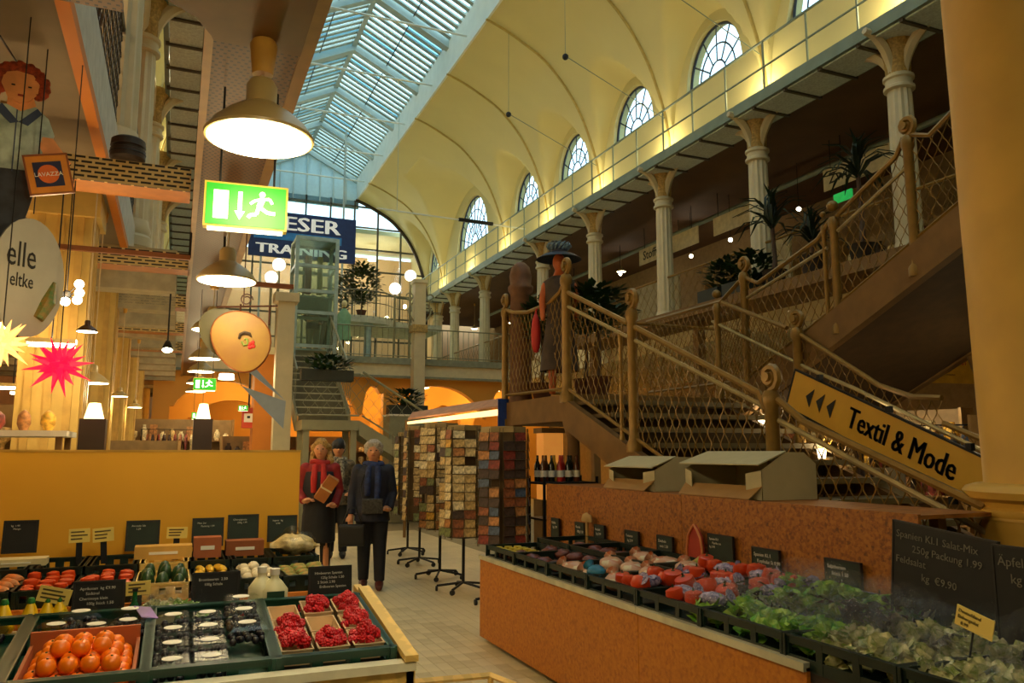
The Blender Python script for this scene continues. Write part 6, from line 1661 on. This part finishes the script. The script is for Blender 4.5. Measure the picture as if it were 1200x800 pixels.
# ================================================================ PEOPLE
def person(label, loc, rz, H_, hair, hairm, parts, hold=None, stride=.0, build=1.0):
    """local frame: faces -Y.  parts: list of (name, material, what)"""
    T = thing('person', label, 'person', loc, rz)
    k = H_/1.70
    V = lambda x, y, z: (x*k, y*k, z*k)
    def torso(b, g):
        for (z, rx, ry) in (): pass
        prof2 = [(.86, .155, .115), (.95, .165, .12), (1.05, .150, .112), (1.18, .155, .115), (1.30, .175, .12), (1.38, .165, .105), (1.43, .10, .085), (1.46, .06, .06)]
        vs = []; n = 20
        for z, rx, ry in prof2:
            for j in range(n): a = 2*PI*j/n; vs.append(V((rx+g)*build*math.cos(a), (ry+g)*build*math.sin(a), z))
        m_ = len(prof2)
        b.add(vs, [(i*n+j, i*n+(j+1) % n, (i+1)*n+(j+1) % n, (i+1)*n+j) for i in range(m_-1) for j in range(n)]+[tuple(range(n-1, -1, -1)), tuple((m_-1)*n+j for j in range(n))])
    ARM = {-1: [(-.175, 0, 1.37), (-.235, .02, 1.10), (-.17, -.16, .98), (-.10, -.20, 1.00)], 1: [(.175, 0, 1.37), (.235, .02, 1.10), (.20, -.12, .92), (.15, -.19, .94)]}
    if hold == 'bag': ARM[-1] = [(-.175, 0, 1.37), (-.235, .02, 1.10), (-.25, -.04, .86), (-.25, -.07, .78)]
    LEG = {-1: [(-.085, 0, .90), (-.09, -.02+stride*.3, .50), (-.09, .02+stride, .09)], 1: [(.085, 0, .90), (.095, -.03-stride*.3, .50), (.10, -.02-stride, .09)]}
    def arms(b, g):
        for s in (-1, 1):
            P = ARM[s]; b.tube([V(*P[0]), V(*P[1]), V(*P[2])], [(.058+g)*k*build, (.045+g)*k, (.034+g)*k], 12)
            b.ball(V(*P[0]), (.062+g)*k*build, 12, 8); b.ball(V(*P[1]), (.046+g)*k, 10, 6)
    def legs(b, g):
        for s in (-1, 1):
            P = LEG[s]; b.tube([V(*P[0]), V(*P[1]), V(*P[2])], [(.092+g)*k*build, (.062+g)*k, (.042+g)*k], 14); b.ball(V(*P[1]), (.062+g)*k, 10, 6)
    b = B(); torso(b, 0); arms(b, 0); legs(b, 0)
    b.tube([V(0, .01, 1.42), V(0, 0, 1.52)], [.055*k, .05*k], 12)
    hz = 1.60
    b.ball(V(0, 0, hz), .105*k, 20, 14, 0, (.76, .92, 1.12)); b.ball(V(0, -.015, hz-.06), .062*k, 14, 10, 0, (.9, 1, .9))
    b.tube([V(0, -.088, hz+.015), V(0, -.108, hz-.02), V(0, -.095, hz-.03)], [.008*k, .014*k, .010*k], 8)
    for s in (-1, 1): b.ball(V(s*.080, .005, hz-.005), .022*k, 8, 6, 0, (.4, 1, 1.3))
    for s in (-1, 1):
        w0, h0 = Vector(V(*ARM[s][2])), Vector(V(*ARM[s][3])); d = (h0-w0).normalized(); u = d.cross(Vector((0, 0, 1)))
        u = u.normalized() if u.length > .1 else Vector((0, 1, 0)); q = d.cross(u)
        palm = w0+d*.055*k
        b.tube([w0, palm, w0+d*.09*k], [.030*k, .036*k, .030*k], 10)
        for i, L_ in enumerate((.062, .072, .068, .052)):
            o = u*(.0165*k*(i-1.5)); st0 = w0+d*.085*k+o
            b.tube([st0, st0+d*L_*.5*k, st0+d*L_*.75*k+q*(.018*k if q.z < 0 else -.018*k), st0+d*L_*.8*k+q*(.04*k if q.z < 0 else -.04*k)], [.0095*k, .009*k, .0085*k, .0075*k], 6)
        b.tube([w0+d*.03*k-u*.03*k*s, w0+d*.06*k-u*.052*k*s, w0+d*.09*k-u*.05*k*s], [.013*k, .011*k, .009*k], 6)
    for s in (-1, 1):
        f = LEG[s][2]; b.tube([V(f[0], f[1]+.05, .05), V(f[0], f[1]-.06, .045), V(f[0], f[1]-.15, .03)], [.042*k, .04*k, .028*k], 10)
    remeshed(b, 'body', skin, .0085, T, smooth=2)
    e = B(); 
    for s in (-1, 1): e.ball(V(s*.031, -.088, hz+.012), .0095*k, 8, 6, 0, (1.3, .5, .8))
    e.ob('eyes', mat('eye_dark', '#20140e', .3), T)
    B().tube([V(-.024, -.093, hz-.052), V(0, -.099, hz-.050), V(.024, -.093, hz-.052)], [.003, .006, .003], 6).ob('mouth', mat('lip', '#a04a3a', .5), T)
    h = B()
    for (x, y, z, r_) in hair: h.ball(V(x, y, hz+z), r_*k, 10, 7, .08)
    remeshed(h, 'hair', hairm, .012, T, smooth=1)
    for nm4, m, kind in parts:
        c = B()
        if kind == 'jacket':
            torso(c, .022); arms(c, .016); c.tube([V(0, 0, .78), V(0, 0, .95)], [.20*k*build, .175*k*build], 20); vox = .012
        elif kind == 'shortvest':
            torso(c, .028); vox = .012
        elif kind == 'trousers':
            legs(c, .020); c.tube([V(0, 0, .82), V(0, 0, 1.0)], [.15*k, .165*k], 18); vox = .012
        elif kind == 'skirt':
            c.tube([V(0, 0, .98), V(0, 0, .80), V(0, 0, .48)], [.175*k, .20*k, .21*k], 20); vox = .014
        elif kind == 'shoes':
            for s in (-1, 1):
                f = LEG[s][2]; c.tube([V(f[0], f[1]+.06, .05), V(f[0], f[1], .065), V(f[0], f[1]-.08, .05), V(f[0], f[1]-.18, .035)], [.045*k, .055*k, .05*k, .034*k], 10)
            vox = .012
        elif kind == 'scarf':
            c.tube([V(.10*math.cos(a), .085*math.sin(a), 1.45+.01*math.sin(2*a)) for a in [i*2*PI/16 for i in range(16)]], .036*k, 8, closed=True)
            c.tube([V(-.05, -.12, 1.42), V(-.06, -.165, 1.25), V(-.06, -.16, 1.08)], [.035*k, .042*k, .035*k], 8); c.tube([V(.05, -.12, 1.42), V(.06, -.165, 1.25), V(.05, -.16, 1.0)], [.035*k, .042*k, .035*k], 8); vox = .012
        remeshed(c, nm4, m, vox, T, smooth=2)
    return T
curl = [(0, .02, .05, .105)] + [(.085*math.cos(a)+random.uniform(-.01, .01), .04+.06*math.sin(a)*.8, .03, .05) for a in [i*PI/7 for i in range(8)]] + [(s*(.09+random.uniform(0, .03)), .03+random.uniform(-.03, .04), -.05-.035*i, .042) for s in (-1, 1) for i in range(6)] + [(0, .08, -.05*i, .07) for i in range(5)] + [(.13, 0, -.14, .04), (.13, 0, -.20, .04)]
short = [(0, .02, .045, .108), (0, .05, .0, .10)] + [(.075*math.cos(a), .03+.05*math.sin(a), .06, .045) for a in [i*PI/6 for i in range(-1, 8)]] + [(s*.082, .02, .0, .035) for s in (-1, 1)] + [(x, -.06, .09, .034) for x in (-.05, -.02, .02, .05)]
redj = mat('jacket_red', '#8f1a14', .7, var=.2); blk = mat('cloth_black', '#101014', .75, var=.3); navy = mat('cloth_navy', '#14182c', .7, var=.3)
w1 = person('blond curly haired woman in a red top and dark skirt holding a brown parcel', (1.66, 10.05, 0), R(-14), 1.68, curl, mat('hair_blond', '#a8803c', .6, var=.4, scale=50), [('blouse', redj, 'jacket'), ('skirt', blk, 'skirt'), ('shoes', blk, 'shoes'), ('scarf', mat('scarf_red', '#b02018', .7), 'scarf')])
tg = B(); 
for s in (-1, 1): tg.tube([(s*.088, -.0, .85), (s*.092, -.02, .50), (s*.095, 0, .09)], [.102, .072, .054], 14)
tg.ob('tights', blk, w1, smooth=60)
B().lathe([(.001, 0), (.19, .0), (.205, .25), (.19, .45), (.18, .46)], 20, (0, 0, .86), None, 1, .8).ob('dark_vest', mat('vest_dark', '#17141a', .7), w1, smooth=60)
T = thing('parcel', 'brown paper parcel held by the blond woman', 'parcel', (1.70, 9.80, 1.12), rot=(R(20), R(30), 0)); B().b2((-.07, -.04, -.16), (.07, .04, .16)).ob('wrapping', mat('parcel_brown', '#b06a2c', .7), T); B().b2((-.075, -.045, -.01), (.075, .045, .01)).ob('tape', cream, T)
w2 = person('grey haired woman in a navy jacket and blue scarf walking toward the viewer', (2.16, 9.35, 0), R(-14), 1.66, short, mat('hair_grey', '#a8a090', .6, var=.3, scale=50), [('jacket', navy, 'jacket'), ('trousers', mat('trouser_navy', '#10121c', .75, var=.2), 'trousers'), ('shoes', mat('shoe_brown', '#4a1c14', .4), 'shoes'), ('scarf', mat('scarf_blue', '#20305c', .7, var=.4, scale=25), 'scarf')], hold='bag', stride=.05, build=1.08)
T = thing('shoulder_bag', 'black shoulder bag hanging from the hand between the two women', 'bag', (1.90, 9.22, .50), R(-14)); remeshed(B().add(*(lambda q: (q.v, q.f))(B().b2((-.15, -.05, 0), (.15, .05, .24)))), 'body', blackm, .02, T); B().tube([(-.12, 0, .22), (-.04, 0, .42), (.04, 0, .42), (.12, 0, .22)], .010, 6).ob('strap', blackm, T)
T = thing('waist_bag', 'black patterned bag worn across the front of the grey haired woman', 'bag', (2.11, 9.13, .86), R(-14)); remeshed(B().b2((-.12, -.035, 0), (.12, .035, .17)), 'body', mat('pattern_bag', '#141416', .5, kind='voronoi', scale=45, col2='#3a3834'), .015, T); B().tube([(-.11, .0, .16), (-.14, .05, .3), (-.10, .02, .45)], .008, 5).ob('strap', blackm, T)
person('person in a dark cap and checked scarf behind the two women', (2.28, 12.2, 0), R(-10), 1.70, short[:3]+[(0, -.02, .07, .10), (0, -.08, .06, .05)], mat('cap_dark', '#23242a', .6), [('jacket', mat('coat_check', '#2c2a26', .7, kind='voronoi', scale=30, col2='#7a6a50'), 'jacket'), ('trousers', blk, 'trousers'), ('shoes', blk, 'shoes'), ('scarf', mat('scarf_check', '#b0a890', .7, kind='voronoi', scale=40, col2='#4a4038'), 'scarf')])
person('person in black standing on the far gallery in front of the lift', (at(371, 410, y=21.4).x, 22.2, GZ), 0, 1.70, short, mat('hair_dark', '#1c140e', .6), [('jacket', blk, 'jacket'), ('trousers', mat('trouser_khaki', '#6a6648', .7), 'trousers'), ('shoes', blk, 'shoes')])
T = thing('garment_stand', 'pale green garment on a stand on the far gallery', 'garment', (at(403, 405, y=22.2).x, 22.3, GZ)); B().tube([(0, 0, 0), (0, 0, 1.5)], .02, 6).ob('pole', darkm, T); B().lathe([(.22, .55), (.18, .9), (.20, 1.25), (.08, 1.42), (.04, 1.45)], 14, (0, 0, 0), None, 1, .6).ob('garment', mat('cloth_mint', '#86b088', .7), T, smooth=50); B().ball((0, 0, 1.58), .1, 12, 8, 0, (.8, .9, 1.1)).ob('head_form', cream, T, smooth=60)
for i, x in enumerate((4.2,)):
    T = thing('garment_stand', 'dark garment on a stand beside the pale green one on the far gallery', 'garment', (at(385, 405, y=22.4).x, 22.6, GZ)); B().tube([(0, 0, 0), (0, 0, 1.5)], .02, 6).ob('pole', darkm, T); B().lathe([(.24, .4), (.18, .9), (.20, 1.25), (.08, 1.42), (.04, 1.45)], 14, (0, 0, 0), None, 1, .6).ob('garment', mat('cloth_grey', '#5a5650', .7), T, smooth=50)
